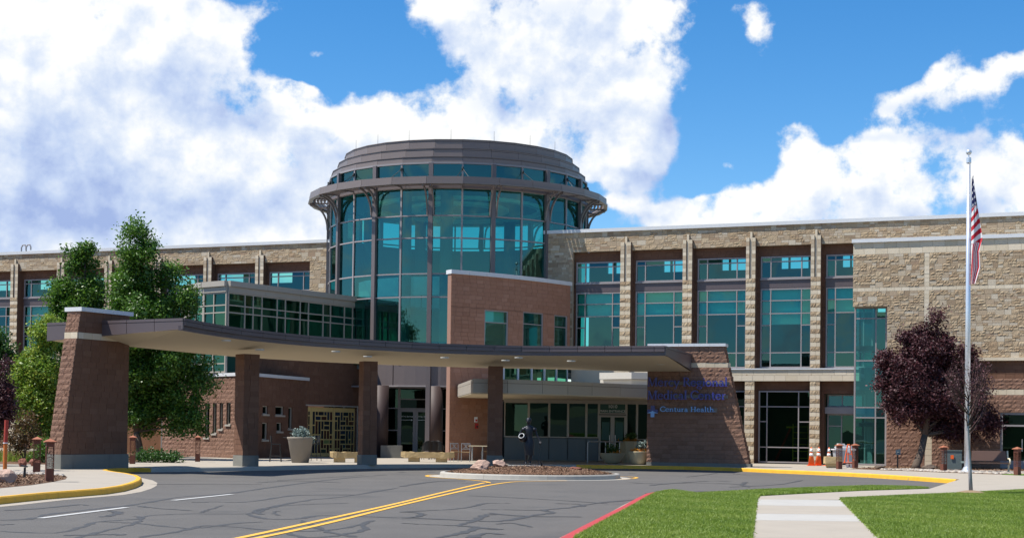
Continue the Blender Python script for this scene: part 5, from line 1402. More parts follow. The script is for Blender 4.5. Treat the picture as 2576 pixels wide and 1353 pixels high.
pebbles(G2([(2205,1181.3),(2290,1184),(2400,1188.6),(2500,1192),(2600,1193),(2600,1188.5),(2480,1186),(2380,1184),(2280,1180.5)]), 1500, 'pale river pebbles edging the bed along the walkway')
pebbles(G2([(-100,1197),(40,1195),(90,1194),(150,1197),(165,1201),(150,1195),(120,1191.5),(80,1187),(-100,1187)]), 1100, 'pale river pebbles beside the paired rusty bollards')
ww = scatter([(-40,60.5),(-17.2,60.5),(-17.2,66),(-40,66)], 9000)
P = np.column_stack([ww, np.full(len(ww),.16)]); a = rng.random(len(ww))*6.28; hgt = .25+.35*rng.random(len(ww))
o = quads_mesh('tall_grass', P+np.column_stack([np.zeros((len(ww),2)), hgt/2]), np.column_stack([np.cos(a)*.012,np.sin(a)*.012,0*a]), np.column_stack([rng.normal(size=(len(ww),2))*.06, hgt/2]), .3+.5*rng.random(len(ww)), 'blade', tri=True)
o['kind'] = 'stuff'; tag(o, 'tall unmown grass and weeds behind the garden rocks', 'grass')

# ================================================================== TRAFFIC ISLAND
f_ = gnd(1333,1206.5); k_ = 227/FPX; icy = f_.y/(1-k_); RI = k_*icy; ic = Vector((gnd(1333,1206.5).x*icy/f_.y, icy, 0))
isl = tag(thing('traffic_island', None, None, ic), kind='structure')
nseg = 9
for s in range(nseg):
    mb = MB(); V = []; m = 7
    for i in range(m+1):
        a = 2*math.pi*(s+i/m)/nseg; a += (.0012 if i == 0 else -.0012 if i == m else 0)
        for r, z in ((RI,0),(RI-.02,.13),(RI-.05,.165),(RI-.17,.165),(RI-.17,0)): V.append((ic.x+math.cos(a)*r, ic.y+math.sin(a)*r, z))
    Fc = [(i*5+j, i*5+j+1, (i+1)*5+j+1, (i+1)*5+j) for i in range(m) for j in range(4)]+[(4,3,2,1,0), tuple(m*5+j for j in range(5))]
    mb.add(V, Fc); fix_normals(mb.build('kerb_stone', 'kerb_concrete', isl))
mb = MB(); V = []
for i in range(48):
    a = 2*math.pi*i/48
    for r in (RI, RI+.38): V.append((ic.x+math.cos(a)*r, ic.y+math.sin(a)*r, .0045))
mb.add(V, [(2*i,2*i+1,2*((i+1)%48)+1,2*((i+1)%48)) for i in range(48)]); mb.build('gutter_ring', 'kerb_concrete', isl)
dome = lambda q: .13+.26*np.clip(1-((q[:,0]-ic.x)**2+(q[:,1]-ic.y)**2)/(RI-.15)**2, 0, 1)
mb = MB(); prof = [(RI-.16,.13),(RI*.8,.13+.26*.36),(RI*.55,.13+.26*.70),(RI*.3,.13+.26*.91),(.02,.39)]
mb.lathe((ic.x,ic.y,0), prof, 40); mb.build('mulch_mound', 'mulch', isl, smooth=True)
circ = [(ic.x+math.cos(2*math.pi*i/40)*(RI-.2), ic.y+math.sin(2*math.pi*i/40)*(RI-.2)) for i in range(40)]
chips(circ, 9000, 'wood_chips', 'brown bark chips heaped on the round island', zf=lambda q: dome(q)+.005)
def rock(name, label, c, sx, sy, sz, seed, m, sub=3, cat='rock', group=None, rough=.22, flat=0):
    bm = bmesh.new(); bmesh.ops.create_icosphere(bm, subdivisions=sub, radius=1); rr = random.Random(seed)
    pl = [(Vector((rr.gauss(0,1),rr.gauss(0,1),rr.gauss(0,1)*.7)).normalized(), rr.uniform(.52,.9)) for _ in range(16)]
    from mathutils import noise
    for v in bm.verts:
        for n_, d_ in pl:
            e = v.co.dot(n_)-d_
            if e > 0: v.co -= n_*e
        v.co *= 1+rough*.6*noise.noise(v.co*2.6+Vector((seed,0,0)))+rough*.45*noise.noise(v.co*6.5+Vector((0,seed,0)))
        if flat and v.co.z > flat: v.co.z = flat+(v.co.z-flat)*.1
        v.co = Vector((v.co.x*sx, v.co.y*sy, v.co.z*sz))
    me = bpy.data.meshes.new(name); bm.to_mesh(me); bm.free(); me.materials.append(MATS[m])
    o = bpy.data.objects.new(name, me); COL.objects.link(o); o.location = c; tag(o, label, cat, group); return o
def onmound(px, Y): 
    x = atY(px,1180,Y).x; return Vector((x, Y, float(dome(np.array([[x,Y]]))[0])))
p = onmound(1211, icy-1.0); rock('boulder', 'large pinkish jagged boulder on the round island', p+Vector((0,0,.10)), .43,.36,.24, 11, 'pink_rock')
p = onmound(1256, icy-.2); rock('boulder', 'smaller pinkish boulder behind the large one on the island', p+Vector((0,0,.08)), .36,.30,.17, 12, 'pink_rock')
p = onmound(1447, icy-.6); rock('flat_stone', 'flat red stone slab lying on the island bark', p+Vector((0,0,.02)), .33,.2,.075, 13, 'red_rock')

# ================================================================== BRONZE STATUE
st0 = onmound(1330, icy+.1)
st = thing('statue', 'dark bronze statue of a woman holding a round pot and a staff', 'statue', st0)
mb = MB(); mb.box(st0-Vector((.12,0,.06)), 1.25,.7,.085); mb.build('base_slab', 'kerb_concrete', st)
def skin(name, verts, edges, rads, m, parent, loc, root=0, sub=2):
    me = bpy.data.meshes.new(name); me.from_pydata(verts, edges, []); o = bpy.data.objects.new(name, me); COL.objects.link(o)
    md = o.modifiers.new('skin','SKIN'); md.use_smooth_shade = True
    for i, r in enumerate(rads):
        s = me.skin_vertices[0].data[i]; s.radius = r if hasattr(r,'__len__') else (r,r); s.use_root = (i == root)
    sb = o.modifiers.new('sub','SUBSURF'); sb.levels = sub; sb.render_levels = sub
    dg = bpy.context.evaluated_depsgraph_get(); m2 = bpy.data.meshes.new_from_object(o.evaluated_get(dg)); bpy.data.objects.remove(o)
    m2.materials.clear(); m2.materials.append(MATS[m]); m2.name = name
    o = bpy.data.objects.new(name, m2); COL.objects.link(o); o.parent = parent; o.location = loc; return o
z0 = .02
vs = [(0,0,.88),(0,0,1.02),(-.005,0,1.20),(-.01,-.005,1.33),(-.015,-.01,1.42),(-.02,-.02,1.49),(-.022,-.02,1.565),(-.02,-.012,1.63),   # trunk, neck, head
      (-.12,0,1.33),(-.20,.0,1.30),(-.335,.03,1.12),(-.30,-.13,.98),(-.26,-.20,.95),                    # arm round the pot
      (.10,0,1.33),(.19,.0,1.29),(.275,-.02,1.08),(.375,-.10,.90),(.395,-.13,.86),                       # arm to the staff
      (-.075,0,.80),(-.08,-.02,.46),(-.10,.02,.10),(-.10,-.10,.04),
      (.075,0,.80),(.085,-.04,.46),(.045,-.02,.10),(.04,-.14,.04)]
es = [(0,1),(1,2),(2,3),(3,4),(4,5),(5,6),(6,7),(3,8),(8,9),(9,10),(10,11),(11,12),(3,13),(13,14),(14,15),(15,16),(16,17),(0,18),(18,19),(19,20),(20,21),(0,22),(22,23),(23,24),(24,25)]
rd_ = [(.15,.11),(.115,.09),(.14,.10),(.11,.085),(.048,.05),(.062,.075),(.082,.10),(.075,.088),(.08,.07),(.062,.06),(.045,.045),(.034,.034),(.026,.030),
       (.08,.07),(.062,.06),(.044,.044),(.032,.032),(.030,.026),(.085,.085),(.058,.062),(.036,.040),(.034,.028),(.085,.085),(.058,.062),(.036,.040),(.034,.028)]
skin('body', [(x,y,z+z0) for x,y,z in vs], es, rd_, 'bronze', st, (0,0,0))
def dressring(z, rx, ry, cx, cy, fold, n=36): return [(cx+math.cos(2*math.pi*k/n)*(rx+fold*math.sin(k*math.pi*2*7/n)), cy+math.sin(2*math.pi*k/n)*(ry+fold*math.sin(k*math.pi*2*7/n)), z+z0) for k in range(n)]
rings = [(1.36,.09,.075,-.01,0,0),(1.33,.17,.095,-.01,0,0),(1.24,.165,.115,-.005,0,0),(1.10,.135,.11,0,0,.002),(1.0,.125,.105,0,0,.002),(.86,.175,.14,0,0,.004),(.70,.185,.15,.005,-.01,.006),(.5,.165,.145,.01,-.01,.010),(.37,.155,.14,.015,-.015,.013)]
V = [p for r in rings for p in dressring(*r)]; n = 36
Fc = [(i*n+k, (i+1)*n+k, (i+1)*n+(k+1)%n, i*n+(k+1)%n) for i in range(len(rings)-1) for k in range(n)]
mb = MB(); mb.add([Vector(v)+st0 for v in V], Fc)
for sx in (-1,1): mb.lathe(st0+Vector((sx*.19-.005,0,1.22+z0)), [(.078,0),(.09,.05),(.07,.11),(.02,.13)], 14)
fix_normals(mb.build('dress', 'bronze', st, smooth=True))
mb = MB(); h = st0+Vector((-.02,.012,1.59+z0)); mb.lathe(h, [(.088,-.06),(.098,0),(.095,.05),(.07,.09),(.02,.105)], 16, sq=(1,1.08)); mb.lathe(h+Vector((0,.10,-.02)), [(.02,-.05),(.05,-.02),(.05,.03),(.02,.055)], 10)
mb.build('hair', 'bronze', st, smooth=True)
mb = MB(); fz = st0+Vector((-.022,-.118,1.545+z0)); mb.hexa([fz+Vector(v) for v in ((-.014,-.012,-.02),(.014,-.012,-.02),(.012,.03,-.02),(-.012,.03,-.02),(-.006,.006,.028),(.006,.006,.028),(.006,.03,.028),(-.006,.03,.028))]); mb.box(fz+Vector((0,.012,-.05)), .04,.02,.010)
for sx in (-1,1): mb.lathe(fz+Vector((sx*.034,.022,.02)), [(.006,-.006),(.012,0),(.006,.006)], 8)
mb.build('face', 'bronze', st)
for hx, hy, hz, dirs in ((-.25,-.215,.945,(.8,-.35,-.3)),(.40,-.145,.845,(-.1,-.5,-.6))):
    mb = MB(); pc_ = st0+Vector((hx,hy,hz+z0)); d = Vector(dirs).normalized(); sx = d.cross(Vector((0,0,1))).normalized(); up = sx.cross(d)
    mb.hexa([pc_+d*a+sx*b+up*c for c in (-.012,.012) for a,b in ((-.03,-.028),(.045,-.034),(.045,.034),(-.03,.028))])
    for j, L in enumerate((.062,.072,.068,.052)):
        b0 = pc_+d*.04+sx*(-.027+.018*j); b1 = b0+d*L*.55-up*.006; b2 = b1+d*L*.25-up*.028; mb.tube([b0,b1,b2],[.0095,.0088,.006],6)
    t0 = pc_+sx*.03-d*.01; mb.tube([t0, t0+sx*.022+d*.025, t0+sx*.012+d*.055-up*.02],[.011,.010,.007],6); mb.build('hand', 'bronze', st)
pd = Vector((-.35,-.75,.56)).normalized(); pcn = st0+Vector((-.235,-.10,.99+z0)); q = pd.to_track_quat('Z','Y')
mb = MB(); prof = [(.03,-.17),(.11,-.13),(.145,-.05),(.14,.03),(.105,.085),(.095,.11),(.08,.11),(.09,.08),(.02,-.05)]
nn_ = 22; V = [pcn+q @ Vector((math.cos(2*math.pi*k/nn_)*r, math.sin(2*math.pi*k/nn_)*r, z)) for r,z in prof for k in range(nn_)]
mb.add(V, [(i*nn_+k, i*nn_+(k+1)%nn_, (i+1)*nn_+(k+1)%nn_, (i+1)*nn_+k) for i in range(len(prof)-1) for k in range(nn_)]); mb.build('pot', 'bronze', st, smooth=True)
mb = MB(); mb.tube([pcn+q @ Vector((math.cos(2*math.pi*k/24)*.098, math.sin(2*math.pi*k/24)*.098, .112)) for k in range(25)], .011, 6, cap=False); mb.build('pot_rim', 'bronze_rim', st)
mb = MB(); mb.tube([st0+Vector((.405,-.16,.95+z0)), st0+Vector((.37,-.16,.5)), st0+Vector((.315,-.18,.0))], .011, 6); mb.build('staff', 'bronze', st)
bd = st0+Vector((.44,-.35,-.03)); br = thing('bronze_bird', 'small bronze bird perched on the bark beside the statue', 'bird', bd)
skin('body', [(0,0,.02),(0,0,.08),(-.005,-.005,.15),(-.025,-.02,.20),(-.03,-.03,.225),(.07,.03,.03)], [(0,1),(1,2),(2,3),(3,4),(1,5)], [.03,.042,.032,.024,.012,.012], 'bronze', br, (0,0,0), sub=2)

# ================================================================== BOLLARD LIGHTS
def make_bollard():
    t = thing('bollard_light', 'x', 'bollard', (0,0,0)); s = .20; H = 1.10
    mb = MB(); mb.box((0,0,0), s,s,.34); mb.build('base','rust',t)
    mb = MB(); mb.box((0,0,.90), s,s,.12); mb.build('collar','rust',t)
    mb = MB(); V = [(-.15,-.15,0),(.15,-.15,0),(.15,.15,0),(-.15,.15,0)]
    mb.hexa([Vector(v)+Vector((0,0,1.02)) for v in V]+[Vector(v)+Vector((0,0,1.04)) for v in V]); mb.add([Vector(v)+Vector((0,0,1.042)) for v in V]+[Vector((0,0,1.12))],[(0,1,4),(1,2,4),(2,3,4),(3,0,4)]); mb.build('cap','rust_cap',t)
    for k in range(4):
        a = k*math.pi/2; ux = Vector((math.cos(a),math.sin(a),0)); nn = Vector((ux.y,-ux.x,0)); o = nn*(s/2-.004); q = MB(); P = lambda x, z: o+ux*x+Vector((0,0,z))
        for x in (-.092,.092,-.06,.06): q.bar(P(x,.34), P(x,.90), .014 if abs(x) > .08 else .008, .006)
        rr = random.Random(k); z = .38
        while z < .86:
            q.bar(P(-.06,z), P(.06,z+rr.uniform(-.03,.06)), .010, .005)
            c = [P(rr.uniform(-.03,.03)+.032*math.cos(2*math.pi*j/8), z+.045+.036*math.sin(2*math.pi*j/8)) for j in range(7)]
            for a_, b_ in zip(c[:-1],c[1:]): q.bar(a_, b_, .011, .005)
            z += .085
        for z in (.45,.6,.75): q.bar(P(-.092,z), P(-.06,z+.03), .008, .005); q.bar(P(.06,z), P(.092,z+.03), .008, .005)
        q.build('lattice','rust',t)
    return t
bl0 = make_bollard()
bsp = [(92,1191.5,'rusty cut-steel bollard light on the pebbles behind its twin by the pier'),(124,1211,'rusty cut-steel bollard light in the bark at the walk edge by the pier'),(333,1166,'rusty bollard light in the shade between pier and juniper shrub'),
       (497,1160.5,'rusty bollard light in front of the chapel slit windows'),(2111,1179,'rusty bollard light beside the sandstone block near the cones'),(2151,1176.5,'rusty bollard light between the orange trolley and the stair glass'),
       (2374,1186.5,'rusty bollard light beside the green utility box'),(2559,1194.5,'rusty bollard light in front of the glazed side door beyond the bench')]
for i, (x,y,l) in enumerate(bsp):
    o = bl0 if i == 0 else copy_tree(bl0); o.location = gnd(x,y,.15); o.rotation_euler = (0,0,R((12,25,5,8,18,20,22,35)[i])); tag(o, l, 'bollard', 'rusty bollard lights')

# ================================================================== CONES AND WORK GEAR
def make_cone():
    t = thing('traffic_cone','x','cone',(0,0,0)); mb = MB()
    mb.box((0,0,0),.38,.38,.035); mb.build('base','cone_orange',t); mb = MB(); r = lambda z: .155-.125*z/.88
    mb.lathe((0,0,.03), [(r(0)+.01,0),(r(.85),.85),(r(.85)*.6,.87)], 20); mb.build('body','cone_orange',t,smooth=True)
    for a,b in ((.44,.57),(.64,.80)):
        mb = MB(); mb.lathe((0,0,.03), [(r(a)+.012,a),(r(b)+.010,b)], 20); mb.build('reflective_band','cone_white',t,smooth=True)
    return t
c0 = make_cone()
for i, (x,y,l) in enumerate(((2041,1170.6,'orange traffic cone with white bands in front of the window edge'),(2058,1170.4,'orange traffic cone with white bands close against the stone pier'),(2085,1171,'scuffed orange traffic cone beside the sandstone block'))):
    o = c0 if i == 0 else copy_tree(c0); o.location = gnd(x,y,.15); o.rotation_euler = (0,R((0,3,1)[i]),R(20*i)); tag(o, l, 'cone', 'cones by the stone pier')
p = gnd(2095,1176,.15); sb = thing('sandstone_bench', 'short sandstone block on a stone foot beside the traffic cones', 'stone bench', p)
mb = MB(); mb.hexa([p+Vector(v) for v in ((-.24,-.2,0),(.24,-.2,0),(.24,.25,0),(-.24,.25,0),(-.31,-.24,.19),(.31,-.24,.19),(.31,.28,.19),(-.31,.28,.19))]); mb.build('foot','sandstone',sb)
mb = MB(); mb.hexa([p+Vector(v) for v in ((-.40,-.3,.192),(.40,-.28,.20),(.38,.32,.2),(-.38,.3,.195),(-.39,-.26,.50),(.36,-.27,.53),(.38,.3,.50),(-.36,.28,.51))]); mb.build('slab','sandstone',sb)
p = gnd(2135,1175.5,.15); ht = thing('orange_trolley', 'orange tubular trolley with pale wheels between two rusty bollards', 'trolley', p)
mb = MB(); 
for x0,x1 in ((-.20,-.06),(-.02,-.04),(.24,.06)): mb.tube([p+Vector((x0,0,.25)), p+Vector((x1,.05,1.0))], .024, 8)
mb.tube([p+Vector((-.06,.05,1.0)),p+Vector((-.04,.05,1.06)),p+Vector((.04,.05,1.06)),p+Vector((.06,.05,1.0))], .024, 8); mb.tube([p+Vector((-.12,.03,.62)),p+Vector((.14,.03,.62))], .02, 6); mb.build('frame','cone_orange',ht)
mb = MB(); mb.box(p+Vector((.02,0,.22)), .48,.3,.03); mb.build('platform','cone_orange',ht); mb = MB(); mb.box(p+Vector((.08,0,.255)), .34,.24,.015); mb.build('cover','white_paint',ht)
mb = MB(); mb.box(p+Vector((0,.03,.70)), .11,.04,.24); mb.build('label_plate','cone_white',ht)
for x in (-.06,.09):
    mb = MB(); mb.tube([p+Vector((x,-.05,.10)),p+Vector((x,.0,.10))], .10, 16); mb.build('wheel','white_paint',ht)
p = gnd(2128,1173,.15)+Vector((0,.6,0)); ct = thing('utility_tub', 'grey plastic utility tub on wheels piled with pale cartons behind the trolley', 'tub', p)
mb = MB(); mb.hexa([p+Vector(v) for v in ((-.38,-.25,.2),(.42,-.25,.2),(.42,.3,.2),(-.38,.3,.2),(-.46,-.3,.80),(.5,-.3,.80),(.5,.34,.80),(-.46,.34,.80))]); mb.build('tub_body','grey_plastic',ct)
mb = MB(); mb.tube([p+Vector(v) for v in ((-.5,-.34,.80),(.52,-.34,.80),(.52,.36,.80),(-.5,.36,.80),(-.5,-.34,.80))], .03, 6); mb.tube([p+Vector(v) for v in ((-.5,-.34,.80),(-.5,-.36,.92),(.1,-.36,.92),(.15,-.34,.80))], .02, 6); mb.build('rim','white_paint',ct)
for i,(x,w_,z,h_) in enumerate(((-.2,.3,.82,.14),(.08,.26,.82,.20),(-.12,.26,.97,.12),(.3,.3,.82,.16))):
    mb = MB(); mb.box(p+Vector((x,0,z)), w_,.3,h_,R(10*i)); mb.build('carton','white_paint',ct)
for x in (-.3,.3):
    mb = MB(); mb.tube([p+Vector((x,-.2,.1)),p+Vector((x,-.14,.1))], .1, 14); mb.build('wheel','black_metal',ct)
mb = MB(); a_ = gnd(2102,1168,.15)+Vector((0,1.5,0)); mb.hexa([a_+Vector(v) for v in ((0,-.05,0),(.1,-.05,0),(.1,.3,0),(0,.3,0),(-.42,-.05,1.05),(-.34,-.05,1.08),(-.34,.3,1.08),(-.42,.3,1.05))])
o = mb.build('leaning_board','frame_metal'); tag(o,'grey board leaning beside the tub by the doorway','board')
# ladder and scaffold inside the ground floor window
def in_room(px, out, z): return F.pt(F.hit(px,1080,out)[0], out, z)
ld = thing('step_ladder','red step ladder with yellow top standing inside the ground floor window','ladder', in_room(1962,-1.0,.2))
mb = MB(); a_, b_ = in_room(1948,-1.0,.2), in_room(1988,-1.0,2.0)
for d in (0,.35):
    mb.bar(a_+F.N*-d, b_+F.N*-d*.7, .07,.05)
for k in range(1,7): mb.bar(a_.lerp(b_,k/7), a_.lerp(b_,k/7)+F.N*-.32, .04,.03)
mb.build('rails','ladder_red',ld); mb = MB(); mb.box(b_-Vector((0,0,.02)), .35,.3,.08, F.ang()); mb.build('top_cap','ladder_yellow',ld)
sf = thing('scaffold','yellow scaffold frame standing inside the ground floor window','scaffold', in_room(2012,-.9,.2))
mb = MB()
for px in (1995,2033): mb.tube([in_room(px,-.9,.2), in_room(px,-.9,2.2)], .025, 6)
mb.build('uprights','ladder_yellow',sf); mb = MB()
for z in (.45,.8,1.15,1.45,1.75,2.05): mb.tube([in_room(1995,-.9,z), in_room(2033,-.9,z)], .018, 6)
mb.build('rungs','ladder_yellow',sf)

# ================================================================== SIGNS, BOX, BENCH, FLAG
p = gnd(2258,1177,.15); t = thing('path_sign','small dark post sign with tilted plate beside the purple tree','sign',p)
mb = MB(); mb.box(p,.06,.06,.62); mb.build('post','black_metal',t); mb = MB(); mb.hexa([p+Vector(v) for v in ((-.11,-.10,.62),(.11,-.10,.62),(.13,.02,.64),(-.09,.02,.64),(-.11,-.06,.84),(.11,-.06,.90),(.13,.0,.90),(-.09,.0,.84))]); mb.build('plate','spandrel',t); mb = MB(); mb.lathe(p+Vector((0,-.105,.74)),[(.0,0),(.035,.0),(.035,.01),(0,.01)],10); mb.build('emblem','print_white',t)
p = gnd(2394,1181.5,.15); t = thing('utility_box','grey-green utility cabinet with orange sticker under the purple tree','cabinet',p)
mb = MB(); mb.box(p,.85,.5,.85,R(-15)); mb.build('cabinet_body','box_green',t); mb = MB(); mb.box(p+Vector((0,0,.85)),.90,.55,.04,R(-15)); mb.build('lid','box_green',t); mb = MB(); mb.box(p+Vector((-.06,-.28,.5)),.13,.02,.17,R(-15)); mb.build('sticker','cone_orange',t)
p = gnd(2424,1183.5,.15); t = thing('plaque_post','low dark plaque post between utility box and flagpole','sign',p)
mb = MB(); mb.box(p,.05,.05,.35); mb.build('post','black_metal',t); mb = MB(); mb.hexa([p+Vector(v) for v in ((-.11,-.1,.32),(.11,-.1,.32),(.11,.08,.36),(-.11,.08,.36),(-.11,-.1,.35),(.11,-.1,.35),(.11,.08,.42),(-.11,.08,.42))]); mb.build('plate','box_green',t)
p = gnd(2490,1189,.15); t = thing('park_bench','cream tubular bench with brown perforated seat and back by the flagpole','bench',p); a_ = R(-8); M = Matrix.Rotation(a_,3,'Z'); Q = lambda x,y,z: p+M @ Vector((x,y,z))
mb = MB(); mb.hexa([Q(*v) for v in ((-.72,.18,.50),(.72,.18,.50),(.72,.22,.50),(-.72,.22,.50),(-.68,.30,.92),(.68,.30,.92),(.68,.34,.92),(-.68,.34,.92))]); mb.build('backrest','bench_brown',t)
mb = MB(); mb.hexa([Q(*v) for v in ((-.82,-.28,.40),(.72,-.28,.40),(.72,.18,.38),(-.82,.18,.38),(-.82,-.28,.45),(.72,-.28,.45),(.72,.18,.43),(-.82,.18,.43))]); mb.build('seat','bench_brown',t)
for s in (-.86,.76):
    mb = MB(); pts = [(s,.34,.92),(s,.28,.68),(s,.20,.60),(s,-.05,.60),(s,-.24,.58),(s,-.32,.50),(s,-.26,.41),(s,.0,.36),(s,.1,.34)]; mb.tube([Q(*v) for v in pts],.034,8); mb.build('armrest','bench_cream',t,smooth=True)
    mb = MB(); mb.tube([Q(s,.05,.36),Q(s,.05,0)],.038,8); mb.build('leg','bench_cream',t)
p = gnd(2433,1188.5,.15); topz = atY(2437,402,p.y).z; fp = thing('flagpole','tall silver flagpole with ball finial in front of the stone block','flagpole',p)
mb = MB(); mb.tube([p,p+Vector((0,0,topz*.5)),p+Vector((0,0,topz-.15))],[.125,.105,.07],16); mb.build('pole','pole_alu',fp,smooth=True)
mb = MB(); mb.lathe(p,[(.36,0),(.34,.06),(.2,.12),(.16,.22),(.13,.24)],20); mb.build('base_flare','pole_alu',fp)
mb = MB(); mb.lathe((p.x,p.y,topz-.15),[(.09,0),(.10,.02),(.10,.22),(.05,.25),(.02,.27),(.02,.34)],14); mb.build('truck','pole_alu',fp)
mb = MB(); mb.lathe((p.x,p.y,topz+.19),[(.02,0),(.09,.04),(.125,.12),(.09,.20),(.02,.24)],16); mb.build('ball','pole_alu',fp,smooth=True)
m = bpy.data.materials.new('flag_cloth'); m.use_nodes = True; nt = m.node_tree; nt.nodes.clear(); N = NT(nt)
uv = N.n('ShaderNodeUVMap').outputs[0]; fx, fy, _ = N.sep(uv)
stripe = N.m('GREATER_THAN', N.m('MODULO', N.m('MULTIPLY', fy, 6.5), 1.0), .5)
cant = N.m('MULTIPLY', N.m('LESS_THAN', fx, .40), N.m('LESS_THAN', fy, .5385))
sx_ = N.m('SUBTRACT', N.m('FRACT', N.m('MULTIPLY', fx, 6/.4)), .5); sy_ = N.m('SUBTRACT', N.m('FRACT', N.m('MULTIPLY', fy, 5/.5385)), .5)
star = N.m('LESS_THAN', N.m('ADD', N.m('MULTIPLY', sx_, sx_), N.m('MULTIPLY', sy_, sy_)), .05)
c = N.mix(stripe, (.55,.015,.035,1), (.80,.80,.80,1)); c = N.mix(cant, c, N.mix(star, (.012,.02,.10,1), (.8,.8,.8,1)))
b = N.n('ShaderNodeBsdfPrincipled'); N.put(b.inputs['Base Color'], c); b.inputs['Roughness'].default_value = .8
tr_ = N.n('ShaderNodeBsdfTranslucent'); N.put(tr_.inputs[0], c); mx = N.n('ShaderNodeMixShader'); mx.inputs[0].default_value = .3; nt.links.new(b.outputs[0],mx.inputs[1]); nt.links.new(tr_.outputs[0],mx.inputs[2])
o_ = N.n('ShaderNodeOutputMaterial'); nt.links.new(mx.outputs[0], o_.inputs[0]); MATS['flag_cloth'] = m
zf1 = atY(2441,455,p.y).z; zf0 = atY(2441,716,p.y).z
nu, nv = 16, 90; V = []; UVs = []
edge_w = lambda q: float(np.interp(q, [0,.06,.2,.35,.5,.58,.7,.85,1], [.06,.10,.20,.30,.40,.44,.30,.36,.16]))
for j in range(nv+1):
    q = j/nv; wd = edge_w(q)
    for i in range(nu+1):
        a_ = i/nu; x = .09+wd*a_; y = -.12+.05*math.sin(a_*7+q*5)*(.4+a_)+.03*math.sin(a_*16+q*3)
        V.append((p.x+x, p.y+y, zf1-(zf1-zf0)*(q-.03*a_*(1-a_)-.05*a_*(1-q))))
        if q < .27: UVs.append((.02+.37*a_, .02+.5*q/.27))
        elif q < .62: UVs.append((.7, (q-.27)/.35*.60+.10*a_))
        else: UVs.append((.8, .08+.62*a_+.35*(q-.62)))
me = bpy.data.meshes.new('flag'); fcs = [(j*(nu+1)+i, j*(nu+1)+i+1, (j+1)*(nu+1)+i+1, (j+1)*(nu+1)+i) for j in range(nv) for i in range(nu)]
me.from_pydata(V,[],fcs); ul_ = me.uv_layers.new(name='UVMap')
for lp in me.loops: ul_.data[lp.index].uv = UVs[lp.vertex_index]
me.materials.append(m); me.polygons.foreach_set('use_smooth',[True]*len(me.polygons)); o = bpy.data.objects.new('flag',me); COL.objects.link(o); tag(o,'limp red, white and blue striped flag hanging on the flagpole','flag')

# ================================================================== PLANTERS, BENCHES, CAFE FURNITURE
def planter(label, px, py, prof, m, plants, n=28, sq=None, a0=0.0):
    c = gnd(px,py,.15); t = thing('planter',label,'planter',c); mb = MB(); mb.lathe(c, prof, n, a0); mb.build('pot',m,t,smooth=n > 8)
    top = max(z for r,z in prof); rt_ = max(r for r,z in prof)
    mb = MB(); mb.lathe(c,[(rt_*.9,top-.06),(rt_*.5,top-.03)],16); mb.build('soil','mulch',t)
    for (nm,dx,dz,rx,rz,k,sz,m2) in plants: leaves(nm, [(c+Vector((dx,0,top+dz)),rx,rx,rz)], k, sz, m2, t, per=10, sig=.05, hollow=.3)['kind'] = 'stuff'
planter('big tapered grey-brown planter with a blue spruce shrub by the chapel', 755, 1163, [(.34,0),(.37,.02),(.54,.98),(.58,1.04),(.58,1.10),(.52,1.10),(.50,1.0)], 'planter', [('shrub',-.02,.16,.34,.20,1500,.035,'leaf_blue'),('trailing_plant',.1,-.02,.50,.05,700,.03,'leaf_blue'),('trailing_plant',.50,-.12,.08,.14,150,.03,'leaf_blue')])
planter('low bowl planter of cream concrete by the entrance rail', 1540, 1165.5, [(.26,0),(.36,.06),(.52,.26),(.60,.46),(.62,.50),(.55,.50)], 'planter_tan', [('flowers',.15,.06,.3,.1,150,.03,'flower'),('plant',-.05,.18,.34,.24,500,.04,'leaf_dark')])
planter('tall cream tapered planter behind the two low bowls', 1584, 1163, [(.40,0),(.42,.02),(.56,1.0),(.58,1.06),(.5,1.06)], 'planter_tan', [('flowers',0,.05,.42,.08,500,.035,'flower'),('plant',.02,.22,.34,.18,600,.04,'leaf_dark')], n=8, a0=.3)
planter('rounded cream planter with silver foliage and orange flowers beside the sign wall', 1606, 1168.5, [(.25,0),(.34,.05),(.44,.30),(.50,.58),(.51,.62),(.44,.62)], 'planter_tan', [('flowers',0,.05,.42,.07,500,.035,'flower'),('plant',.12,.26,.22,.22,600,.04,'leaf_blue')])
def stone_bench(label, px, py, L, ang, seed):
    c = gnd(px,py,.15); t = thing('stone_bench',label,'stone bench',c); M = Matrix.Rotation(ang,3,'Z'); rr = random.Random(seed)
    n = 12; V = []
    for i in range(n+1):
        x = -L/2+L*i/n; e = 1 if 0 < i < n else .75
        for y,z in ((-.24,.20),(.24,.20),(.25,.46),(-.25,.47)): V.append(c+M @ Vector((x+rr.uniform(-.02,.02), y*e+rr.uniform(-.015,.015), z+rr.uniform(-.02,.02)+(.03 if z < .3 and not 0 < i < n else 0))))
    mb = MB(); mb.add(V, [(4*i+j,4*i+4+j,4*i+4+(j+1)%4,4*i+(j+1)%4) for i in range(n) for j in range(4)]+[(0,1,2,3),(4*n+3,4*n+2,4*n+1,4*n)]); fix_normals(mb.build('slab','sandstone',t))
    for x in (-L*.26,L*.26):
        mb = MB(); mb.box(c+M @ Vector((x,0,0)), .5,.34,.2,ang); mb.build('foot','sandstone',t)
stone_bench('long rough sandstone bench before the rotunda doors', 1076, 1161.5, 2.45, R(-3), 4)
stone_bench('sandstone bench partly behind the middle brick column', 880, 1162.5, 1.75, R(4), 5)
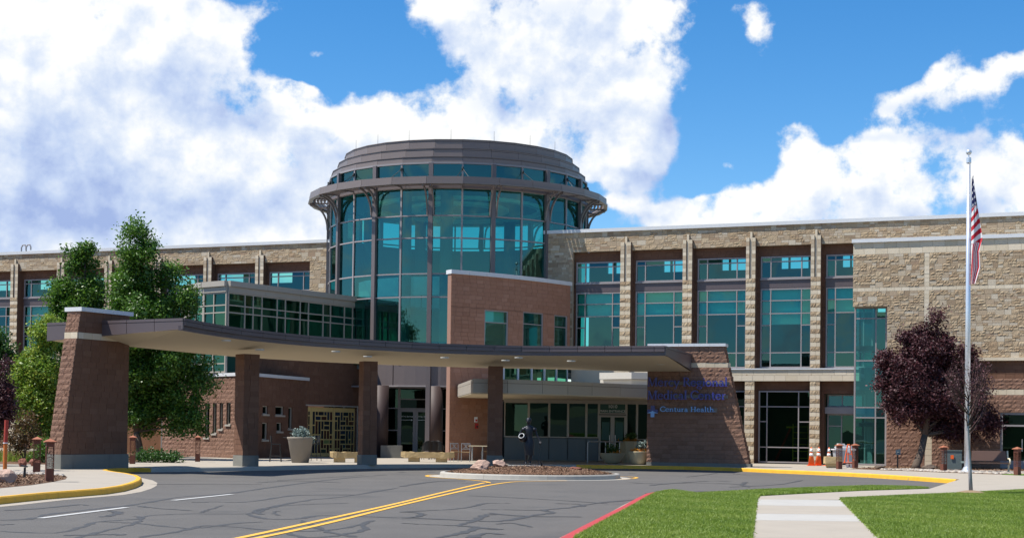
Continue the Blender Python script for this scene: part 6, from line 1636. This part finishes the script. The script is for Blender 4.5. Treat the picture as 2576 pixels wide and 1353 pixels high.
def cafe_chair(c, ang, label, wicker=False, m='steel'):
    t = thing('cafe_chair',label,'chair',c,'cafe chairs'); M = Matrix.Rotation(ang,3,'Z'); Q = lambda x,y,z: Vector(c)+M @ Vector((x,y,z)); w_ = .2
    for x in (-w_,w_):
        for y in (-.19,.19):
            mb = MB(); mb.tube([Q(x,y,0),Q(x*.95,y,.45)] if y < 0 or wicker else [Q(x,y+.03,0),Q(x,y,.45),Q(x,y+.06,.88)],.013,6); mb.build('leg', 'black_metal' if wicker else m, t)
    mb = MB(); mb.box(Q(0,0,.44),.44,.42,.035,ang); mb.build('seat','black_metal' if wicker else 'wood',t)
    mb = MB()
    if wicker:
        n = 9
        arcp = [(-.24,.0),(-.24,.12),(-.2,.2),(-.1,.24),(.0,.25),(.1,.24),(.2,.2),(.24,.12),(.24,.0)]
        tops = [.62,.70,.84,.92,.94,.92,.84,.70,.62]
        V = [Q(x,y,.45) for x,y in arcp]+[Q(x*1.05,y*1.08,z) for (x,y),z in zip(arcp,tops)]; mb.add(V,[(i,i+1,n+i+1,n+i) for i in range(n-1)]); mb.tube([v for v in V[n:]],.018,6)
    else:
        mb.bar(Q(-w_,.25,.86),Q(w_,.25,.86),.03,.03); mb.bar(Q(-w_,.22,.60),Q(w_,.22,.60),.02,.02)
        for a_,b_ in ((-.16,.16),(.16,-.16),(-.08,.08),(.08,-.08),(0,0)): mb.bar(Q(a_,.225,.60),Q(b_,.25,.86),.012,.012)
    mb.build('backrest','black_metal' if wicker else m,t); return t
for i,(x,y,l) in enumerate(((1073,1155,'dark wicker chair at the rotunda end of the tight row'),(1089,1155,'dark wicker chair in the middle of the tight row'),(1107,1154.5,'dark wicker chair with curved arms nearest the brick wall'))): cafe_chair(gnd(x,y,.15),R((200,190,150)[i]),l,True)
for x,y,a,l in ((1147,1160,25,'steel cafe chair with wood seat beside the stone bench end'),(1171,1161,0,'steel cafe chair with crossed back in front of the pale table'),(1193,1157,160,'steel cafe chair behind the pale table leg'),(1222,1158,-80,'steel cafe chair tucked in beside the brick column')): cafe_chair(gnd(x,y,.15),R(a),l)
c = gnd(1203,1159.5,.15); t = thing('cafe_table','pale square cafe table by the brick wall','table',c)
mb = MB(); mb.box(c+Vector((0,0,.72)),.95,.75,.035); mb.build('table_top','bench_cream',t)
for x in (-.3,.2):
    mb = MB(); mb.tube([c+Vector((x,0,.02)),c+Vector((x,0,.72))],.035,8); mb.build('leg','steel',t)
c = gnd(735,1158,.15); t = thing('bar_table','tall black bar table behind the big planter','table',c)
mb = MB(); mb.lathe(c+Vector((0,0,1.04)),[(.42,0),(.42,.03)],20); mb.build('table_top','black_metal',t); mb = MB(); mb.tube([c,c+Vector((0,0,1.04))],.04,8); mb.lathe(c,[(.3,0),(.28,.02),(.05,.05)],16); mb.build('pedestal','black_metal',t)
def bar_stool(px,py,ang,label):
    c = gnd(px,py,.15); t = thing('bar_stool',label,'stool',c,'black bar stools'); M = Matrix.Rotation(ang,3,'Z'); Q = lambda x,y,z: c+M @ Vector((x,y,z))
    for x in (-1,1):
        for y in (-1,1):
            mb = MB(); mb.tube([Q(x*.25,y*.25,0),Q(x*.18,y*.18,.75)],.015,6); mb.build('leg','black_metal',t)
    mb = MB(); mb.tube([Q(-.23,-.23,.25),Q(.23,-.23,.25),Q(.23,.23,.25),Q(-.23,.23,.25),Q(-.23,-.23,.25)],.01,5); mb.build('foot_ring','black_metal',t)
    mb = MB(); mb.box(Q(0,0,.75),.42,.42,.04,ang); mb.build('seat','black_metal',t)
    mb = MB(); V = []
    for i in range(7): a_ = R(-40+80*i/6); V += [Q(math.sin(a_)*.24,math.cos(a_)*.24,.86),Q(math.sin(a_)*.24,math.cos(a_)*.26,1.14)]
    mb.add(V,[(2*i,2*i+2,2*i+3,2*i+1) for i in range(6)]); mb.tube([Q(-.16,.18,.75),Q(-.15,.2,1.12)],.015,6); mb.tube([Q(.16,.18,.75),Q(.15,.2,1.12)],.015,6); mb.build('backrest','black_metal',t)
bar_stool(693,1160.5,R(95),'black bar stool against the chapel wall with small windows'); bar_stool(790,1158.5,R(-60),'black bar stool between the big planter and the stained glass doors')
# handrail at the entrance
p0, p1 = gnd(1478,1164.5,.15), gnd(1558,1163,.15); hr = thing('handrail','pale steel handrail beside the main entrance doors','handrail',p0)
mb = MB(); mb.tube([p0,p0+Vector((0,0,.98)),p0+Vector((.06,0,1.03)),p1+Vector((0,0,1.03)),p1+Vector((1.4,0,1.03))],.028,8); mb.build('rail','steel',hr)
for k in (.55,1.0):
    q = p0.lerp(p1,k); mb = MB(); mb.tube([q,q+Vector((0,0,1.03))],.024,8); mb.build('post','steel',hr)
# alarm devices on the brick wall
for px,py,m,l in ((1189,1054,'white_paint','small white strobe on the curved brick wall'),(1191,1070,'red_plastic','small red alarm horn below the white strobe')):
    u = du(px,py); z = dzz(px,py); t = thing('wall_alarm',l,'alarm',D.pt(u,.02,z-.1)); mb = MB(); mb.fbox(D,u-.08,u+.08,.0,.06,z-.14,z+.12); mb.build('housing',m,t); mb = MB(); mb.fbox(D,u-.05,u+.05,.061,.085,z-.10,z-.0); mb.build('lens','red_plastic' if m == 'white_paint' else 'black_metal',t)

# ================================================================== GARDEN BITS BY THE PIER
p = gnd(12,1192.5,.15); t = thing('painted_post','slim post painted orange below and red above','post',p); mb = MB(); mb.tube([p,p+Vector((0,0,.93))],.06,12); mb.build('lower_post','post_orange',t); mb = MB(); mb.tube([p+Vector((.005,0,.93)),p+Vector((.02,0,1.6))],.06,12); mb.build('upper_post','post_red',t); mb = MB(); mb.lathe(p+Vector((0,0,.91)),[(.072,0),(.072,.03)],12); mb.build('collar','white_paint',t)
p = gnd(62,1202,.15); t = thing('path_light','low black hooded path light in the bark','light',p); mb = MB(); mb.box(p,.05,.05,.30); mb.build('stem','black_metal',t); mb = MB(); mb.hexa([p+Vector(v) for v in ((-.10,-.06,.33),(.06,-.06,.30),(.06,.06,.30),(-.10,.06,.33),(-.11,-.06,.37),(.06,-.06,.33),(.06,.06,.33),(-.11,.06,.37))]); mb.build('hood','black_metal',t)
o = rock('plaque_boulder','pink boulder with a dark plaque at the walk edge',gnd(5,1214,.15)+Vector((-.05,0,.08)),.42,.32,.32,21,'pink_rock')
mb = MB(); c = gnd(2,1212,.15)+Vector((-.02,-.28,.12)); mb.quad(c+Vector((-.25,0,0)),c+Vector((.2,0,0)),c+Vector((.15,.12,.16)),c+Vector((-.25,.12,.18))); mb.build('plaque','spandrel',o)
for x,y,s,l,k in ((58,1178,.22,'squarish brown rock in the garden before the weeds',31),(25,1179,.2,'low brown rock beside the squarish one',32),(132,1177,.22,'pale flat rock near the pier foot',33)):
    c = gnd(x,y,.15); c.y += 3.2; c.x -= .6; rock('garden_rock',l,c+Vector((0,0,s*.5)),s*1.1,s,s,k,'pink_rock' if k == 33 else 'red_rock')
for x,y,s,l,k in ((2275-60,1179,.22,'dark rock at the foot of the glazed stair corner',34),(2340,1181,.30,'long dark rock under the purple tree',35)):
    rock('garden_rock',l,gnd(x,y,.15)+Vector((0,.2,s*.3)),s*1.4,s,s*.55,k,'bark')
